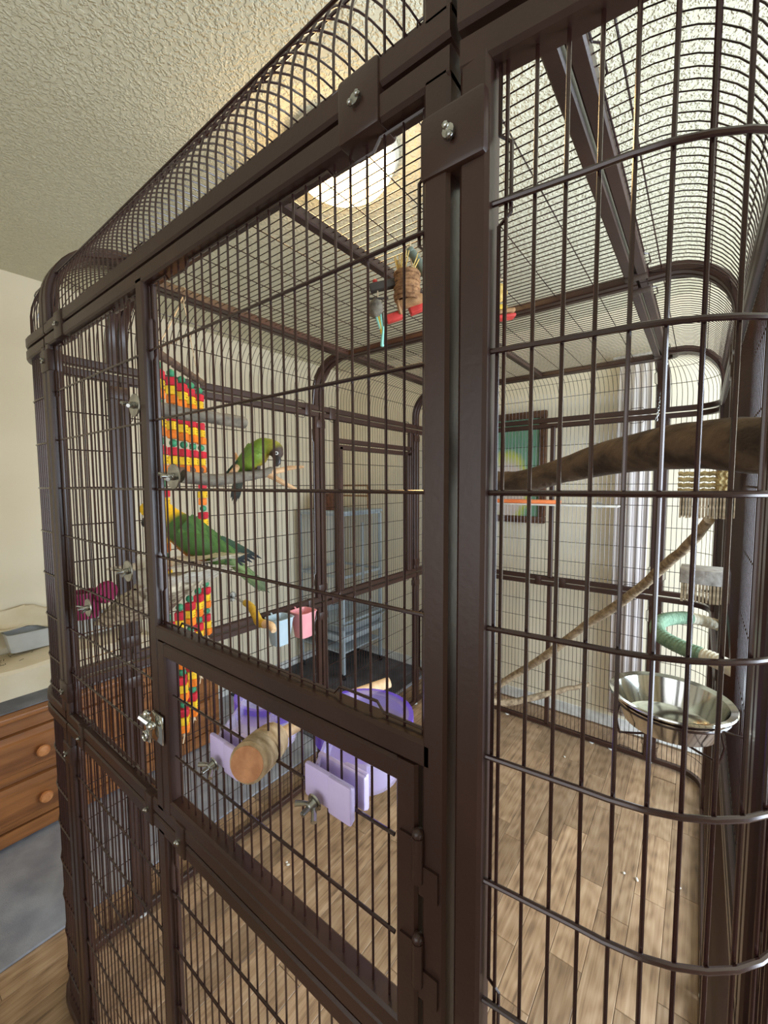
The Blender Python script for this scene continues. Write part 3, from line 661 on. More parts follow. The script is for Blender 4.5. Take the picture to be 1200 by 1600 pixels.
# wooden block toy hung from the roof
TN, TF = V((-1.0, .455, 0)), V((-1.235, .69, 0)); TD = (TF-TN).normalized()
T_ = thing('block_toy', ((TN+TF)/2)+V((0, 0, .86)), 'long hanging toy of red, yellow, orange and green wooden blocks', 'bird toy')
def tp(f, z): p = TN+(TF-TN)*f; return V((p.x, p.y, z))
rotT = Matrix((TD, V((-TD.y, TD.x, 0)), V((0, 0, 1)))).transposed()
def stick(z0, z1, e=.06):
    mb = MB(); branch(mb, [tp(-e, z0), tp(.5, (z0+z1)/2+.002), tp(1+e, z1)], [.011, .0105, .010], .0008, 5, 10); mb.build('stick', 'stick', T_)
blkm = {}
def strand(f, ztop, periods, off=0, jit=.0):
    z = ztop; p0 = tp(f, z); off_ = V((-TD.y, TD.x, 0))*off
    MB().tube([tp(f, ztop+.02)+off_, tp(f, ztop-periods*.087-.012)+off_], .0012, 5).build('string', 'string', T_)
    for k in range(periods):
        for c_, h in (('green', .0), ('red', .0215), ('yellow', .0225), ('orange', .0215)):
            if c_ == 'green':
                key = 'green'
                if key not in blkm: blkm[key] = MB().ball(V(T_.location), .0098, 12, 8).build('bead', 'toy_green', T_); o = blkm[key]
                else: o = dup(blkm[key], (0, 0, 0)); o.parent = T_
                z -= .0105; o.location = tp(f, z)+off_-T_.location; z -= .0105
            else:
                if c_ not in blkm:
                    mb = MB(); q0 = V(T_.location); mb.rbox(q0, (.0235, .0235, h-.001), .0028, rotT)
                    blkm[c_] = mb.build('block', 'toy_'+c_, T_); o = blkm[c_]
                    if c_ == 'yellow': # small burnt dots and smile ticks stamped on the faces
                        k_ = MB()
                        for sg in (-1, 1):
                            n_ = rotT @ V((0, sg, 0)); s1 = rotT @ V((1, 0, 0))
                            for dx, dz in ((-.004, .003), (.004, .003), (-.004, -.003), (0, -.0045), (.004, -.003)): k_.box(q0+n_*.0118+s1*dx+V((0, 0, dz)), (.0018, .0018, .0018), rotT)
                        ink = k_.build('stamp', 'toy_ink', o, label='small dark stamped marks', kind='stuff'); ymark = ink
                else:
                    o = dup(blkm[c_], (0, 0, 0)); o.parent = T_
                    if c_ == 'yellow':
                        d2 = [x for x in blkm['yellow'].children][0].copy(); C.objects.link(d2); d2.parent = o
                o.location = tp(f, z-h/2)+off_-T_.location+V((random.uniform(-.0015, .0015), random.uniform(-.0015, .0015), 0)); o.rotation_euler = (0, 0, random.uniform(-.25, .25)); z -= h
stick(1.800, 1.815); stick(1.525, 1.545); stick(1.205, 1.222)
FS = (.03, .27, .5, .73, .97)
for f in FS: strand(f, 1.785+.01*f, 3)
for f in (.03, .97): strand(f, 1.512+.01*f, 3)
for f, n_ in zip(FS, (3, 4, 4, 3, 2)): strand(f, 1.19+.008*f, n_)
for f in FS:
    mb = MB(); z = 1.19-(dict(zip(FS, (3, 4, 4, 3, 2)))[f])*.087-.004
    mb.ball(tp(f, z), .005, 8, 6).tube([tp(f, z), tp(f+.05, z-.014)], .0016, 5).tube([tp(f, z), tp(f-.04, z-.016)], .0016, 5); mb.build('knot', 'string', T_, label='knotted pale string end')
mb = MB(); hk = V((-1.262, .66, 2.062))
for f in (.0, 1.0): mb.tube(rough([tp(f, 1.81), tp(f, 1.81)*.5+hk*.5+V((0, 0, -.01)), hk], 4, .002), .0016, 5)
mb.tube(ring(hk+V((0, 0, .005)), .022, 14, 'y'), .0018, 5, closed=True); mb.build('hanging_string', 'string', T_)
# acrylic foraging bath and the bark slab under it
A_ = thing('acrylic_bath', (-.95, .40, 1.26), 'crinkled clear acrylic bath tray under the yellow-headed parrot', 'bird bath')
def slab(c, ax, sx, sy, sz, nx=14, ny=8, amp=.004, seed=1):
    random.seed(seed); mb = MB(); vs = []; rt_ = Matrix.Rotation(ax, 3, 'Y')
    for s_ in (1, -1):
        for i in range(nx+1):
            for j in range(ny+1):
                a, b = i/nx-.5, j/ny-.5; e_ = min(1, 7*min(.5-abs(a), .5-abs(b)))**.5
                vs.append(V(c)+rt_ @ V((a*sx, b*sy, s_*(sz/2*e_)+random.uniform(-amp, amp))))
    k = (nx+1)*(ny+1); fs = []
    for s_ in range(2):
        for i in range(nx):
            for j in range(ny):
                q_ = s_*k+i*(ny+1)+j; f = (q_, q_+ny+1, q_+ny+2, q_+1); fs.append(f if s_ == 0 else f[::-1])
    return mb.add(vs, fs)
slab((-.885, .43, 1.335), R(-8), .25, .19, .014, amp=.0035, seed=2).build('tray_top', 'acrylic', A_)
slab((-.90, .42, 1.275), R(-24), .27, .16, .012, amp=.004, seed=4).build('tray_floor', 'acrylic', A_)
washer(A_, (-.834, .3195, 1.341), (0, -1, 0))
mb = MB(); mb.rbox((-.835, .345, 1.335), (.05, .012, .06), .004); mb.build('mounting_plate', 'acrylic', A_)
B_ = thing('bark_perch', (-1.051, .3195, 1.233), 'broad mottled bark slab perch below the clear acrylic tray', 'perch')
slab((-.965, .405, 1.245), R(-26), .30, .14, .042, nx=18, ny=10, amp=.005, seed=5).build('bark', 'mottled_bark', B_); washer(B_, (-1.051, .3195, 1.233), (0, -1, 0))
# plum cups on the far left corner
pc = at(128, 950, 'x', -1.42)
mb = MB(); tub(mb, (pc.x-.02, pc.y+.015, pc.z-.035), .055, .055, .072, .072, .075, .003); mb.build('treat_cup', 'plum', loc=pc, label='plum plastic cup in the left corner of the cage', cat='cup', group=None)
pc2 = at(166, 925, 'x', -1.40); MB().lathe([(0, -.01), (.03, -.01), (.034, 0), (.03, .01), (0, .01)], pc2, axis=(1, .4, 0), n=20).build('toy_disc', 'plum', loc=pc2, label='small plum disc beside the plum cup, partly hidden by the bark perch', cat='bird toy')
# blue and pink cups, yellow perch on the side panel
for nm, px, py, mt, lb in (('hanging_cup', 437, 985, 'blue_cup', 'pale blue plastic cup hooked on the side panel'), ('hanging_cup', 474, 974, 'pink_cup', 'pink plastic cup hooked on the side panel')):
    p = at(px, py, 'x', -1.425); c = thing(nm, (p.x, p.y, p.z-.055), lb, 'cup')
    mb = MB(); tub(mb, (p.x, p.y, p.z-.058), .062, .066, .094, .098, .115, .003, pw=5, n=32); mb.build('cup', mt, c)
    MB().tube([(p.x-.045, p.y, p.z+.05), (p.x-.055, p.y, p.z+.064), (p.x-.078, p.y, p.z+.064), (p.x-.08, p.y, p.z+.045)], .004, 8).build('hook', mt, c)
yp = [at(384, 942, 'd', 1.60), at(392, 948, 'd', 1.53), at(400, 962, 'd', 1.46), at(405, 972, 'd', 1.43), at(414, 975, 'd', 1.40)]
t = thing('wavy_perch', yp[0], 'yellow wavy perch with a peach tip beside the blue cup', 'perch')
mb = MB(); branch(mb, yp, [.013, .0135, .015, .0155, .014], .0003, 5, 12, .02); mb.build('grip', 'yellow_perch', t)
mb = MB(); branch(mb, [yp[-1], at(424, 978, 'd', 1.36), at(428, 986, 'd', 1.34)], [.0135, .013, .009], .0003, 5, 12, .02); mb.build('tip', 'peach_perch', t, label='peach coloured perch tip')
washer(t, (X0, yp[0].y+.02, yp[0].z), (-1, 0, 0)); MB().tube([(X0, yp[0].y+.02, yp[0].z), yp[0]], .005, 8).build('bolt', 'zinc', t)
# two lavender feeders clipped on the small door, with bowls inside
def feeder(cx, cz, bc, br, bh, lab, seed):
    t = thing('clip_feeder', (cx, .3195, cz), lab, 'feeder')
    for s_ in (-1, 1):
        MB().rbox((cx, Y0+s_*.0105, cz), (.074, .007, .040), .003).rbox((cx+.02, Y0+s_*.0135, cz), (.034, .006, .043), .0025).build('clip_plate', 'lavender', t)
    mb = MB(); a = V((cx, Y0+.012, cz)); b = V((bc[0], bc[1], cz-.01)); d = (b-a); d.z = 0; L = max(.02, d.length-br*.7); d.normalize(); s1 = V((-d.y, d.x, 0))
    ro = Matrix((d, s1, V((0, 0, 1)))).transposed(); mid = a+d*L/2
    for s_ in (-1, 1): mb.box(mid+s1*s_*.03+V((0, 0, .004)), (L, .004, .026), ro)
    mb.box(mid+V((0, 0, -.009)), (L, .06, .004), ro); mb.build('tray', 'purple_clear', t)
    MB().lathe([(0, 0), (br*.8, 0), (br*.92, bh*.3), (br, bh), (br+.006, bh), (br+.006, bh+.006), (br-.003, bh+.004), (br*.9, bh*.3), (br*.78, .004), (0, .004)], bc, n=36).build('bowl', 'purple_clear', t)
    MB().lathe([(br+.0065, bh-.02), (br+.009, bh-.02), (br+.009, bh+.008), (br+.002, bh+.008)], bc, n=36).build('rim', 'violet', t, label='deep violet bowl rim')
    washer(t, (cx-.012, Y0-.016, cz-.012), (0, -1, -.15), r=.009); return t
feeder(-.318, 1.158, (-.40, .47, 1.055), .068, .085, 'lavender clip feeder with a clear violet bowl, nearer the door hinges', 1)
feeder(-.525, 1.115, (-.615, .46, 1.03), .055, .08, 'lavender clip feeder behind the short log perch', 2)
t = thing('peg_perch', (-.40, .56, 1.17), 'pale round wooden peg resting across the larger violet bowl', 'perch')
MB().tube([at(545, 1088, 'd', .88), at(608, 1066, 'd', .92)], .0115, 14).build('peg', 'peach_perch', t)
t = thing('log_perch', (-.40, .25, 1.185), 'short stubby bark-covered log perch on the outside of the small door', 'perch')
a, b = V((-.428, .262, 1.162)), V((-.413, .315, 1.168)); b = V((-.425, .335, 1.175))
a = at(386, 1194, 'd', .50); b = at(428, 1154, 'd', .58)
ax_ = (b-a).normalized(); mb = MB(); r_ = .0245
mb.tube([a, a+ax_*.004, a+(b-a)*.3, a+(b-a)*.65, b-ax_*.006, b], [r_*.86, r_, r_*1.03, r_*1.02, r_*.96, r_*.7], 20); mb.build('log', 'log_bark', t)
MB().lathe([(0, -.0012), (r_*.84, -.001), (r_*.86, .001)], a, axis=ax_, n=20).build('cut_end', 'log_end', t, label='smooth orange-brown cut end')
MB().tube([b, b+ax_*.015+V((.01, .03, .004)), b+V((.022, .065, .012))], .0085, 12).build('dowel', 'peach_perch', t)
# steel bowl in a wire holder on the right wall
bc = V((-.028, .80, 1.155)); BS = .727; t = thing('steel_bowl', bc-V((0, 0, .07)), 'large shiny stainless steel bowl in a wire holder at the right', 'bowl')
MB().lathe([(r_*BS, h_*BS) for r_, h_ in ((0, -.068), (.070, -.068), (.086, -.060), (.098, -.03), (.106, -.004), (.118, 0), (.1195, -.003), (.1195, -.005), (.117, -.0055), (.1075, -.008), (.0995, -.034), (.088, -.064), (.070, -.0705), (0, -.0705))], bc, n=56).build('bowl', 'steel', t)
h = MB(); h.tube(ring(bc+V((0, 0, -.016)), .0785, 40), .0018, 6, closed=True)
for a_ in (150, 215, 35, -35):
    d = V((cos(R(a_)), sin(R(a_)), 0)); h.tube([bc+d*.0785+V((0, 0, -.015)), bc+d*.084+V((0, 0, -.037)), bc+d*.078+V((0, 0, -.064)), bc+d*.05+V((0, 0, -.0655)), bc+V((.0, 0, -.064))], .0018, 6)
for s_ in (1, -1): h.tube([bc+V((.066, .042*s_, -.016)), (X1, .80+.045*s_, 1.139), (X1, .80+.045*s_, 1.10)], .002, 6)
h.build('wire_holder', 'brown_wire', t)
# green and white rope perch
P = rough([(.082, 1.66, 1.045), (0.0, 1.62, 1.068), (-.055, 1.56, 1.075), (-.086, 1.47, 1.078), (-.075, 1.38, 1.07), (-.02, 1.33, 1.062), (.04, 1.30, 1.058), (.085, 1.27, 1.05)], 30, 0); P = [EYE+(p-EYE)*.88 for p in P]
t = thing('rope_perch', P[-1], 'green and white coiled rope loop perch above the steel bowl', 'perch')
def coil(pts, rad, mt, nm, lb=None):
    mb = MB(); mb.tube(pts, [rad*(1+.09*((i//2) % 2)) for i in range(len(pts))], 14); return mb.build(nm, mt, t, label=lb)
n = len(P); k1, k2 = int(n*.17), int(n*.80)
coil(P[:k1+1], .0145, 'rope_white', 'rope_end', 'cream white rope end'); coil(P[k1:k2+1], .0165, 'rope_green', 'rope_loop'); coil(P[k2:], .0155, 'rope_white', 'rope_end', 'cream white rope end')
washer(t, (X1, P[0].y, P[0].z), (1, 0, 0)); washer(t, (X1, P[-1].y, P[-1].z), (1, 0, 0))
# cardboard shredders and seagrass rack
def card_block(c, d, lab, top=None, n=17, slope=0):
    t = thing('cardboard_toy', c, lab, 'bird toy'); w_ = d[0]/n; proto = None
    for i in range(n):
        x = c[0]-d[0]/2+w_*(i+.5); hgt = d[2]*(1+random.uniform(-.05, .03))
        MB().box((x, c[1], c[2]-(d[2]-hgt)/2*-1), (w_*random.uniform(.55, .8), d[1], hgt)).build('card_layer', 'cardboard', t, smooth=False)
    mb = MB(); mb.rbox((c[0], c[1], c[2]+d[2]/2+(.004 if not top else top/2)), (d[0]+.004, d[1]+.004, .006 if not top else top), .002); mb.build('cap', 'card_grey', t, label='grey top layer')
    MB().tube([(c[0], c[1], c[2]), (X1+.004, c[1], c[2])], .003, 8).build('bolt', 'zinc', t); washer(t, (X1, c[1], c[2]), (1, 0, 0), r=.014)
    return t
card_block((.012, 1.28, 1.441), (.108, .09, .052), 'upper corrugated cardboard block hung under the thick branch')
card_block((.010, 1.30, 1.228), (.084, .08, .045), 'lower cardboard block with a thick grey top above the rope perch', top=.035, n=12)
sg = thing('seagrass_rack', (.0, 1.36, 1.5), 'small woven seagrass ladder just above the upper cardboard block', 'bird toy')
for z in (1.478, 1.492, 1.507, 1.522): 
    MB().tube([(-.05+.085*i/14, 1.36+.001*sin(i*3), z+.0012*sin(i*2.2)) for i in range(15)], [.0052+.001*(i % 2) for i in range(15)], 8).build('rung', 'seagrass', sg)
mb = MB()
for x in (.038, .05): mb.tube([(x+.003*sin(i*2), 1.36, 1.468+.07*i/12) for i in range(13)], [.008+.0012*(i % 2) for i in range(13)], 8)
mb.build('braid', 'seagrass', sg); MB().tube([(.06, 1.36, 1.51), (X1+.004, 1.36, 1.51)], .0025, 6).build('bolt', 'zinc', sg)
# branches
random.seed(21)
t = thing('thick_branch', at(900, 720, 'd', .9), 'thick dark natural branch running across the right part of the cage', 'branch')
pts = [at(728, 758, 'd', 1.16), at(770, 754, 'd', 1.12), at(820, 752, 'd', 1.05), at(880, 735, 'd', .96), at(950, 716, 'd', .85), at(1050, 699, 'd', .70), at(1130, 694, 'd', .615), at(1195, 697, 'd', .56), at(1222, 697, 'd', .55)]
rr = [.026, .028, .0285, .029, .0345, .0375, .038, .0385, .039]
mb = MB(); branch(mb, pts, rr, .0007, 4, 22, .018); mb.build('limb', 'bark', t)
mb = MB(); branch(mb, [at(790, 752, 'd', 1.12), at(768, 742, 'd', 1.13), at(745, 734, 'd', 1.14)], [.02, .016, .013], .001, 4, 12); mb.build('stub', 'bark', t)
t = thing('diagonal_branch', at(930, 960, 'd', 1.7), 'thin pale branch leaning diagonally from floor level up to the cardboard block', 'branch')
mb = MB(); branch(mb, [at(752, 1090, 'd', 2.35), at(800, 1057, 'd', 2.26), at(850, 1027, 'd', 2.1), at(900, 988, 'd', 1.95), at(950, 955, 'd', 1.8), at(1000, 918, 'd', 1.62), at(1040, 882, 'd', 1.42), at(1075, 852, 'd', 1.25), at(1108, 812, 'd', 1.12)], [.022, .017, .019, .018, .0195, .0175, .016, .0145, .013], .0018, 3, 12, .05); mb.build('limb', 'pale_branch', t)
mb = MB(); branch(mb, [at(752, 1090, 'd', 2.35), at(790, 1098, 'd', 2.32), at(840, 1088, 'd', 2.28), at(880, 1078, 'd', 2.24), at(922, 1069, 'd', 2.2)], [.022, .019, .017, .013, .012], .003, 5, 10, .08); mb.build('side_shoot', 'pale_branch', t)
# shelf with orange perch at the back wall
t = thing('shelf_board', (-.8, 2.49, 1.372), 'narrow white board shelf fixed inside the back panel', 'shelf'); MB().rbox((-.80, 2.49, 1.374), (.92, .09, .010), .003).build('board', 'plank_white', t); washer(t, (-.45, Y1, 1.374), (0, 1, 0)); washer(t, (-1.15, Y1, 1.374), (0, 1, 0))
MB().rbox((-.83, 2.47, 1.391), (.40, .05, .022), .006).build('orange_perch', 'orange_perch', loc=(-.83, 2.47, 1.38), label='flat orange strip lying on the white board shelf', cat='perch')
# chain at the far right joint
c = thing('chain', at(1041, 560, 'y', 2.30), 'thin metal chain hanging by the far right roof joint', 'chain'); p0, p1 = at(1043, 563, 'y', 2.28), at(1026, 655, 'y', 2.28)
for i in range(24):
    q0 = p0+(p1-p0)*(i/23); MB().tube([q0+V(((.004*cos(2*pi*k/8), 0) if i % 2 else (0, .004*cos(2*pi*k/8)))+(.0095*sin(2*pi*k/8),)) for k in range(8)], .0011, 4, closed=True).build('link', 'zinc', c)
# hanging toy under the roof
H0 = at(641, 385, 'z', 2.04); HD = .98
h = thing('hanging_toy', H0, 'cluster toy of basket, red wood and straw hanging from the cage roof', 'bird toy')
def A(px, py, dd=0): return at(px, py, 'd', HD+dd)
mb = MB(); mb.tube([V((A(641, 392).x, A(641, 392).y, ZT+RZ-.012)), A(641, 392), A(645, 430)], .0018, 6); mb.tube([A(590, 452), A(591, 475)], .0015, 5).tube([A(770, 430, .03), A(790, 440, .05)], .0015, 5); mb.build('cord', 'string', h)
MB().ball(A(641, 393), .011).build('knob', 'sage', h); MB().tube([A(644, 396), A(664, 425), A(700, 470)], [.010, .012, .012], 12).build('tube', 'sage', h)
mb = MB(); c0 = A(636, 449)
for i in range(8): mb.tube(ring(c0+V((0, 0, -.028+.008*i)), .0265+.0015*(i % 2), 18, a0=i*.17), .0046, 6, closed=True)
mb.build('basket', 'wicker', h)
mb = MB()
for i in range(22): a_ = random.uniform(0, 2*pi); mb.tube([c0+V((.02*cos(a_), .02*sin(a_), .03)), c0+V((.03*cos(a_+.4), .03*sin(a_+.4), .05+random.uniform(0, .02)))], .0014, 4)
mb.build('straw', 'raffia', h, kind='stuff')
def bar(p, q_, w_, hgt, mt, nm, lb=None):
    d = (q_-p).normalized(); s1 = d.cross(V((0, 0, 1))).normalized(); u_ = s1.cross(d); MB().rbox((p+q_)/2, ((q_-p).length, w_, hgt), .003, Matrix((d, s1, u_)).transposed()).build(nm, mt, h, label=lb)
bar(A(578, 451), A(620, 442), .02, .018, 'slate', 'bar', 'dark slate bar'); bar(A(573, 467), A(607, 466), .006, .005, 'slate', 'bar')
MB().ball(A(586, 440), .006).build('bead', 'wood_red', h)
MB().ball(A(587, 482), (.018, .018, .022)).build('coconut', 'bark_grey', h)
for i, mt in enumerate(('aqua', 'yellow_perch', 'aqua', 'bark_grey')): bar(A(586+i*4, 488), A(596+i*2-1, 515+i*8), .005, .006, mt, 'paper_strip')
bar(A(600, 510), A(597, 542), .007, .009, 'aqua', 'paper_strip')
bar(A(604, 500, .01), A(628, 492, .01), .02, .018, 'wood_red', 'wood_slice'); bar(A(640, 486, .02), A(672, 472, .02), .022, .022, 'wood_red', 'wood_slice')
bar(A(624, 478), A(660, 466), .028, .016, 'wood_tan', 'wood_slice'); MB().lathe([(.0, -.004), (.016, -.004), (.018, 0), (.016, .004), (0, .004)], A(624, 480), axis=(.8, .4, .2), n=16).build('wood_slice', 'wood_tan', h)
MB().ball(A(779, 458, .05), .022).build('raffia_ball', 'raffia', h); bar(A(776, 446, .05), A(783, 428, .05), .005, .005, 'stick', 'peg')
bar(A(756, 501, .05), A(804, 494, .05), .03, .008, 'wood_red', 'wood_slice'); bar(A(758, 494, .05), A(803, 486, .05), .028, .010, 'wood_tan', 'wood_slice'); bar(A(756, 486, .05), A(790, 481, .05), .03, .012, 'yellow_perch', 'wood_slice')
bar(A(660, 470, .02), A(755, 492, .05), .014, .014, 'wood_tan', 'crossbar')
# litter
random.seed(5)
for px, py in ((882, 1183), (862, 1180), (908, 1253), (975, 1365), (995, 1375), (1060, 1388), (450, 1352), (425, 1372), (448, 1348)):
    p = at(px, py, 'z', .002); MB().ball(p+V((0, 0, .003)), (.009*random.uniform(.6, 1.2), .005, .003), 8, 6, Matrix.Rotation(random.uniform(0, 3), 3, 'Z')).build('scrap', 'concrete_dust', loc=p, label='tiny white scrap fallen on the wood floor inside the cage', cat='scrap', group='white scraps on the cage floor')
# ================================================================ parrots
def loft_bird(mb, pts, rad, colf, n=20, upn=None):
    """continuous body: pts centre line, rad (half width, half depth), colf(i_frac, angle)->rgb"""
    P = [V(p) for p in pts]; k = len(P); Q = []; Rr = []; S = 5
    for i in range(k-1):
        a, b, c, d = P[max(i-1, 0)], P[i], P[i+1], P[min(i+2, k-1)]
        for s_ in range(S):
            t = s_/S; Q.append(.5*((2*b)+(c-a)*t+(2*a-5*b+4*c-d)*t*t+(-a+3*b-3*c+d)*t**3))
            Rr.append(tuple(rad[i][q_]*(1-(t*t*(3-2*t)))+rad[i+1][q_]*(t*t*(3-2*t)) for q_ in (0, 1)))
    Q.append(P[-1]); Rr.append(rad[-1]); cols = []
    for i in range(len(Q)):
        for j in range(n): cols.append(colf(i/(len(Q)-1), 2*pi*j/n))
    mb.sweep(Q, [(cos(2*pi*j/n), sin(2*pi*j/n)) for j in range(n)], nrm=upn, scale=Rr, col=cols); return Q
def mixc(a, b, t): t = max(0, min(1, t)); return tuple(a[i]*(1-t)+b[i]*t for i in range(3))
def L3(r, g, b): return lin((r, g, b))[:3]
def feather(mb, p, d, nrm, L, wd, col, tip=None, curl=0):
    """one thin vaned feather from p along d"""
    d = V(d).normalized(); s_ = d.cross(V(nrm)).normalized(); nn = s_.cross(d).normalized(); vs = []; fs = []; cs = []; K = 6
    for i in range(K+1):
        t = i/K; w_ = wd*(sin(pi*min(1, t*.62+.32))**.8) if t < 1 else wd*.1; h_ = .0009*(1-t*.6)
        c = V(p)+d*(L*t)+nn*(curl*t*t)
        for a, b in ((-w_/2, 0), (0, h_), (w_/2, 0), (0, -h_)): vs.append(c+s_*a+nn*b); cs.append(mixc(col, tip or col, (t-.35)*2))
    for i in range(K):
        for q_ in range(4): fs.append((i*4+q_, i*4+(q_+1) % 4, i*4+4+(q_+1) % 4, i*4+4+q_))
    fs += [(0, 3, 2, 1), (K*4, K*4+1, K*4+2, K*4+3)]; mb.add(vs, fs, cs)
def foot(parent, ankle, grip, side, name='foot'):
    mb = MB(); mb.tube([ankle, (V(ankle)+V(grip))/2, grip], [.0042, .0032, .0034], 8); sd = V(side).normalized(); f = V((0, 0, 1)).cross(sd).normalized()
    for s_, w_ in ((1, -.35), (1, .35), (-1, -.35), (-1, .35)):
        g = V(grip); d = (sd*s_+f*w_).normalized(); mb.tube([g, g+d*.008+V((0, 0, .001)), g+d*.014-V((0, 0, .004)), g+d*.0165-V((0, 0, .010))], [.003, .0027, .0022, .0009], 7)
    mb.build(name, 'foot_skin', parent)
def beak(parent, p, fwd_, dn, s=1.0, mt='beak'):
    f = V(fwd_).normalized(); d = V(dn).normalized(); mb = MB()
    mb.tube([V(p)-f*.004*s, V(p)+f*.005*s, V(p)+f*.011*s+d*.004*s, V(p)+f*.012*s+d*.010*s, V(p)+f*.008*s+d*.016*s], [.0085*s, .0080*s, .0062*s, .0036*s, .0008*s], 10)
    mb.tube([V(p)+d*.006*s-f*.004*s, V(p)+d*.009*s+f*.003*s, V(p)+d*.011*s+f*.006*s], [.006*s, .0048*s, .002*s], 8); mb.build('beak', mt, parent)
def eye(parent, p, n, r=.003, rr_=.0048):
    nn = V(n).normalized(); MB().lathe([(0, .0004), (rr_*.75, .0008), (rr_, .0002), (rr_*1.05, -.001)], p, axis=nn, n=16).build('eye_ring', 'eye_ring', parent, label='bare pale eye ring'); MB().ball(V(p)+nn*.0002, r, 12, 8).build('eye', 'eye_dark', parent)
toCam = (EYE-at(320, 850, 'd', 1)).normalized()
# --- long-tailed parrot with a yellow head
d0 = .93
def B(px, py, dd=0): return at(px, py, 'd', d0+dd)
b = thing('parrot', B(306, 874), 'long-tailed green parrot with a yellow head and throat, standing on the clear tray', 'parrot')
yel, org, grn, grn2, dkg, blu, pal = L3(244, 196, 30), L3(200, 104, 30), L3(56, 92, 30), L3(78, 116, 42), L3(34, 62, 24), L3(24, 40, 62), L3(112, 128, 76)
def colB(f, a):
    belly = max(0, -sin(a)) ; c = mixc(yel, grn, (f-.43)/.04)
    if f > .42: c = mixc(c, org, (belly-.55)*3*(1 if f < .74 else 0)); 
    if f > .36 and f < .48: c = mixc(c, mixc(yel, org, .7), (belly-.2)*2)
    if f > .78: c = mixc(c, pal, (f-.78)*6)
    return c
mb = MB()
Q = loft_bird(mb, [B(223, 803, .03), B(230, 797, .025), B(245, 795, .015), B(262, 807, .008), B(282, 826), B(308, 848), B(336, 864, .006), B(360, 876, .012), B(384, 893, .02)],
  [(.004, .004), (.017, .018), (.0225, .024), (.023, .026), (.033, .034), (.037, .036), (.028, .026), (.015, .013), (.006, .005)], colB, 24, upn=V((0, 0, 1))); mb.build('body', 'feathers', b)
ax_b = (B(384, 893, .02)-B(282, 826)).normalized()
viewn = (EYE-B(310, 850)).normalized()
for sgn, nm in ((1, 'wing'), (-1, 'wing')):
    mb = MB(); base = B(286, 817) ; side = viewn*sgn; upv = side.cross(ax_b); upv = upv if upv.z > 0 else -upv
    for r_i in range(9): # rows of overlapping coverts then flight feathers
        f0 = r_i/9; p = base+ax_b*(.004+.105*f0)
        for c_i in range(5):
            g = c_i/4-.5; wr = .027*(1-.35*f0); q_ = p+upv*(-g*2*wr*.8+.006)
            off = .0365*max(.25, (1-(g*1.15)**2))**.5*(1-.42*f0)
            q_ = p+upv*(-g*1.55*wr-.003)+side*off
            colr = mixc(grn2 if (r_i+c_i) % 2 else grn, dkg, .25+.2*random.random()); 
            if g > .2 and r_i > 3: colr = mixc(colr, blu, .5)
            feather(mb, q_, ax_b-side*.10, side+upv*(-g*.8), .030+.006*f0, .019, colr, mixc(colr, grn2, .35))
    for k in range(6): 
        q_ = base+ax_b*.085+upv*(.018-.006*k)+side*(.020-.001*k); feather(mb, q_, ax_b+upv*(.12-.03*k)-side*.12, side, .10-.006*k, .013, mixc(grn, blu, .45+.1*k), L3(16, 20, 30))
    mb.build(nm, 'feathers', b)
mb = MB(); tb = B(366, 880, .012); tdir = (B(409, 916, .03)-tb).normalized()
for k in range(7):
    g = (k-3)/3; feather(mb, tb+viewn.cross(tdir)*(g*.006)+viewn*(.004-.001*abs(k-3)), tdir+viewn.cross(tdir)*g*.05, viewn, .105-.02*abs(g), .011, pal if k % 2 else mixc(pal, grn, .5), mixc(pal, L3(60, 70, 50), .7))
mb.build('tail', 'feathers', b)
hn = B(245, 797, .02); beak(b, B(229, 812, .022), (B(222, 816, .03)-B(240, 806, .02)), (0, 0, -1), .9)
eye(b, B(237, 792, .0025), viewn+V((-.3, 0, 0)))
foot(b, B(300, 866), B(298, 879), (1, 0, 0)); foot(b, B(318, 868), B(322, 878, .01), (1, 0, 0))
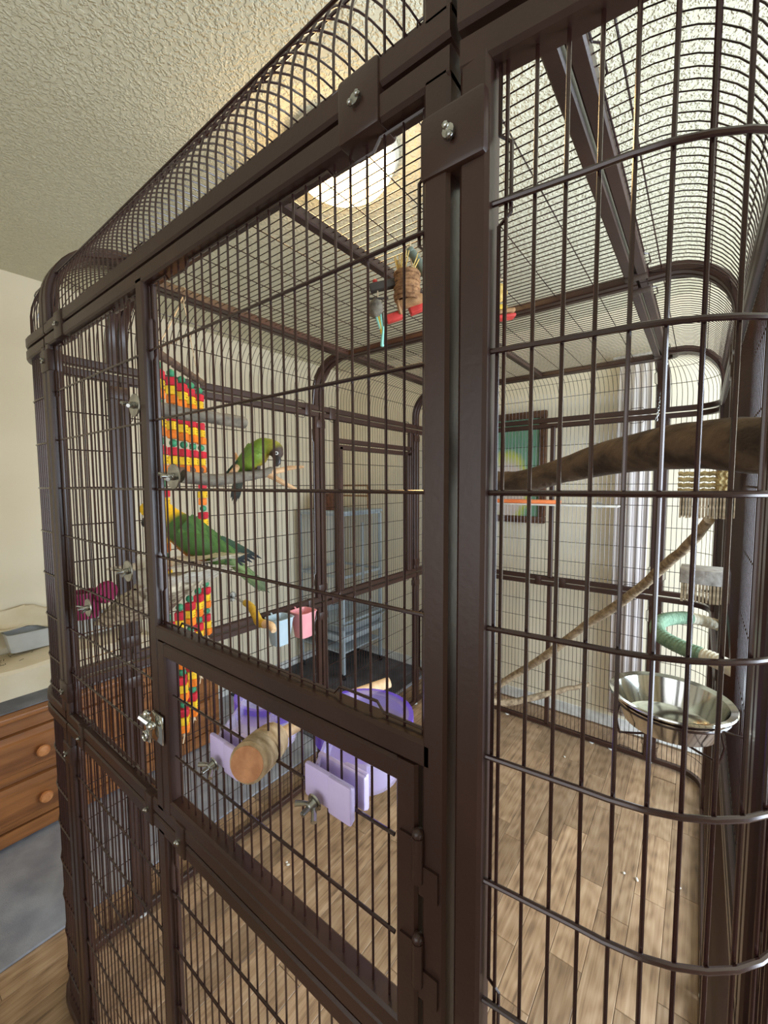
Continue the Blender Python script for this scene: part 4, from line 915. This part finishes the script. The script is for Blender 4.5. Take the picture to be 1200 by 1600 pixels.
# --- small dark-headed parrot
d0 = .775
s = thing('parrot', B(395, 737), 'small green parrot with a dark brown head bending down on the forked branch', 'parrot')
brn, olv, lim, dg = L3(66, 46, 34), L3(138, 134, 40), L3(108, 134, 36), L3(48, 88, 32)
def colA(f, a):
    c = mixc(brn, olv, (f-.20)/.08); c = mixc(c, lim, (f-.34)/.1)
    belly = max(0, -sin(a)*.6-.0+cos(a)*0)
    if .42 < f < .8: c = mixc(c, L3(226, 160, 60), (belly-.42)*2.2)
    if f > .75: c = mixc(c, dg, (f-.75)*5)
    return c
viewn = (EYE-B(400, 712)).normalized(); mb = MB()
loft_bird(mb, [B(436, 716, -.004), B(434, 711, -.002), B(430, 703), B(422, 698), B(411, 700, .003), B(400, 710, .004), B(390, 722, .004), B(379, 735, .006), B(371, 744, .01)],
  [(.004, .004), (.0105, .0115), (.0140, .0150), (.0135, .0145), (.0195, .0190), (.0245, .0225), (.0205, .0190), (.0115, .010), (.005, .004)], colA, 22, upn=V((0, 0, 1))); mb.build('body', 'feathers', s)
ax_a = (B(371, 744, .01)-B(406, 700)).normalized()
for sgn in (1, -1):
    mb = MB(); side = viewn*sgn; upv = side.cross(ax_a); upv = upv if (upv.z > 0) else -upv; base = B(402, 701)
    for r_i in range(7):
        f0 = r_i/7
        for c_i in range(4):
            g = c_i/3-.5; q_ = base+ax_a*(.002+.05*f0)+upv*(-g*.022*(1-.3*f0)+.002)+side*(.0235*(1-.38*f0)*max(.3, 1-(g*1.2)**2)**.5)
            cc = mixc(lim, dg, .2+.5*f0+.2*random.random()); feather(mb, q_, ax_a-side*.1, side-upv*g*.8, .02, .0125, cc, mixc(cc, lim, .3))
    for k in range(5): feather(mb, base+ax_a*.04+upv*(.012-.004*k)+side*.013, ax_a+upv*(.08-.03*k)-side*.14, side, .05-.004*k, .008, mixc(dg, L3(20, 40, 40), .5), L3(20, 34, 34))
    mb.build('wing', 'feathers', s)
mb = MB(); tb = B(374, 744, .008); tdir = (B(365, 788, .012)-tb).normalized()
for k in range(5): g = (k-2)/2; feather(mb, tb+viewn.cross(tdir)*(g*.004)+viewn*(.003-.001*abs(g)), tdir+viewn.cross(tdir)*g*.07, viewn, .054-.010*abs(g), .0075, L3(46, 50, 36), L3(28, 28, 26))
mb.build('tail', 'feathers', s)
beak(s, B(434, 717, -.006), (B(437, 722, -.008)-B(431, 708)), B(428, 724)-B(434, 717), .72)
eye(s, B(432, 708, -.0155), viewn, .0019, .0033)
foot(s, B(404, 728), B(404, 737), (0, 1, 0)); foot(s, B(391, 731), B(391, 739), (0, 1, 0))
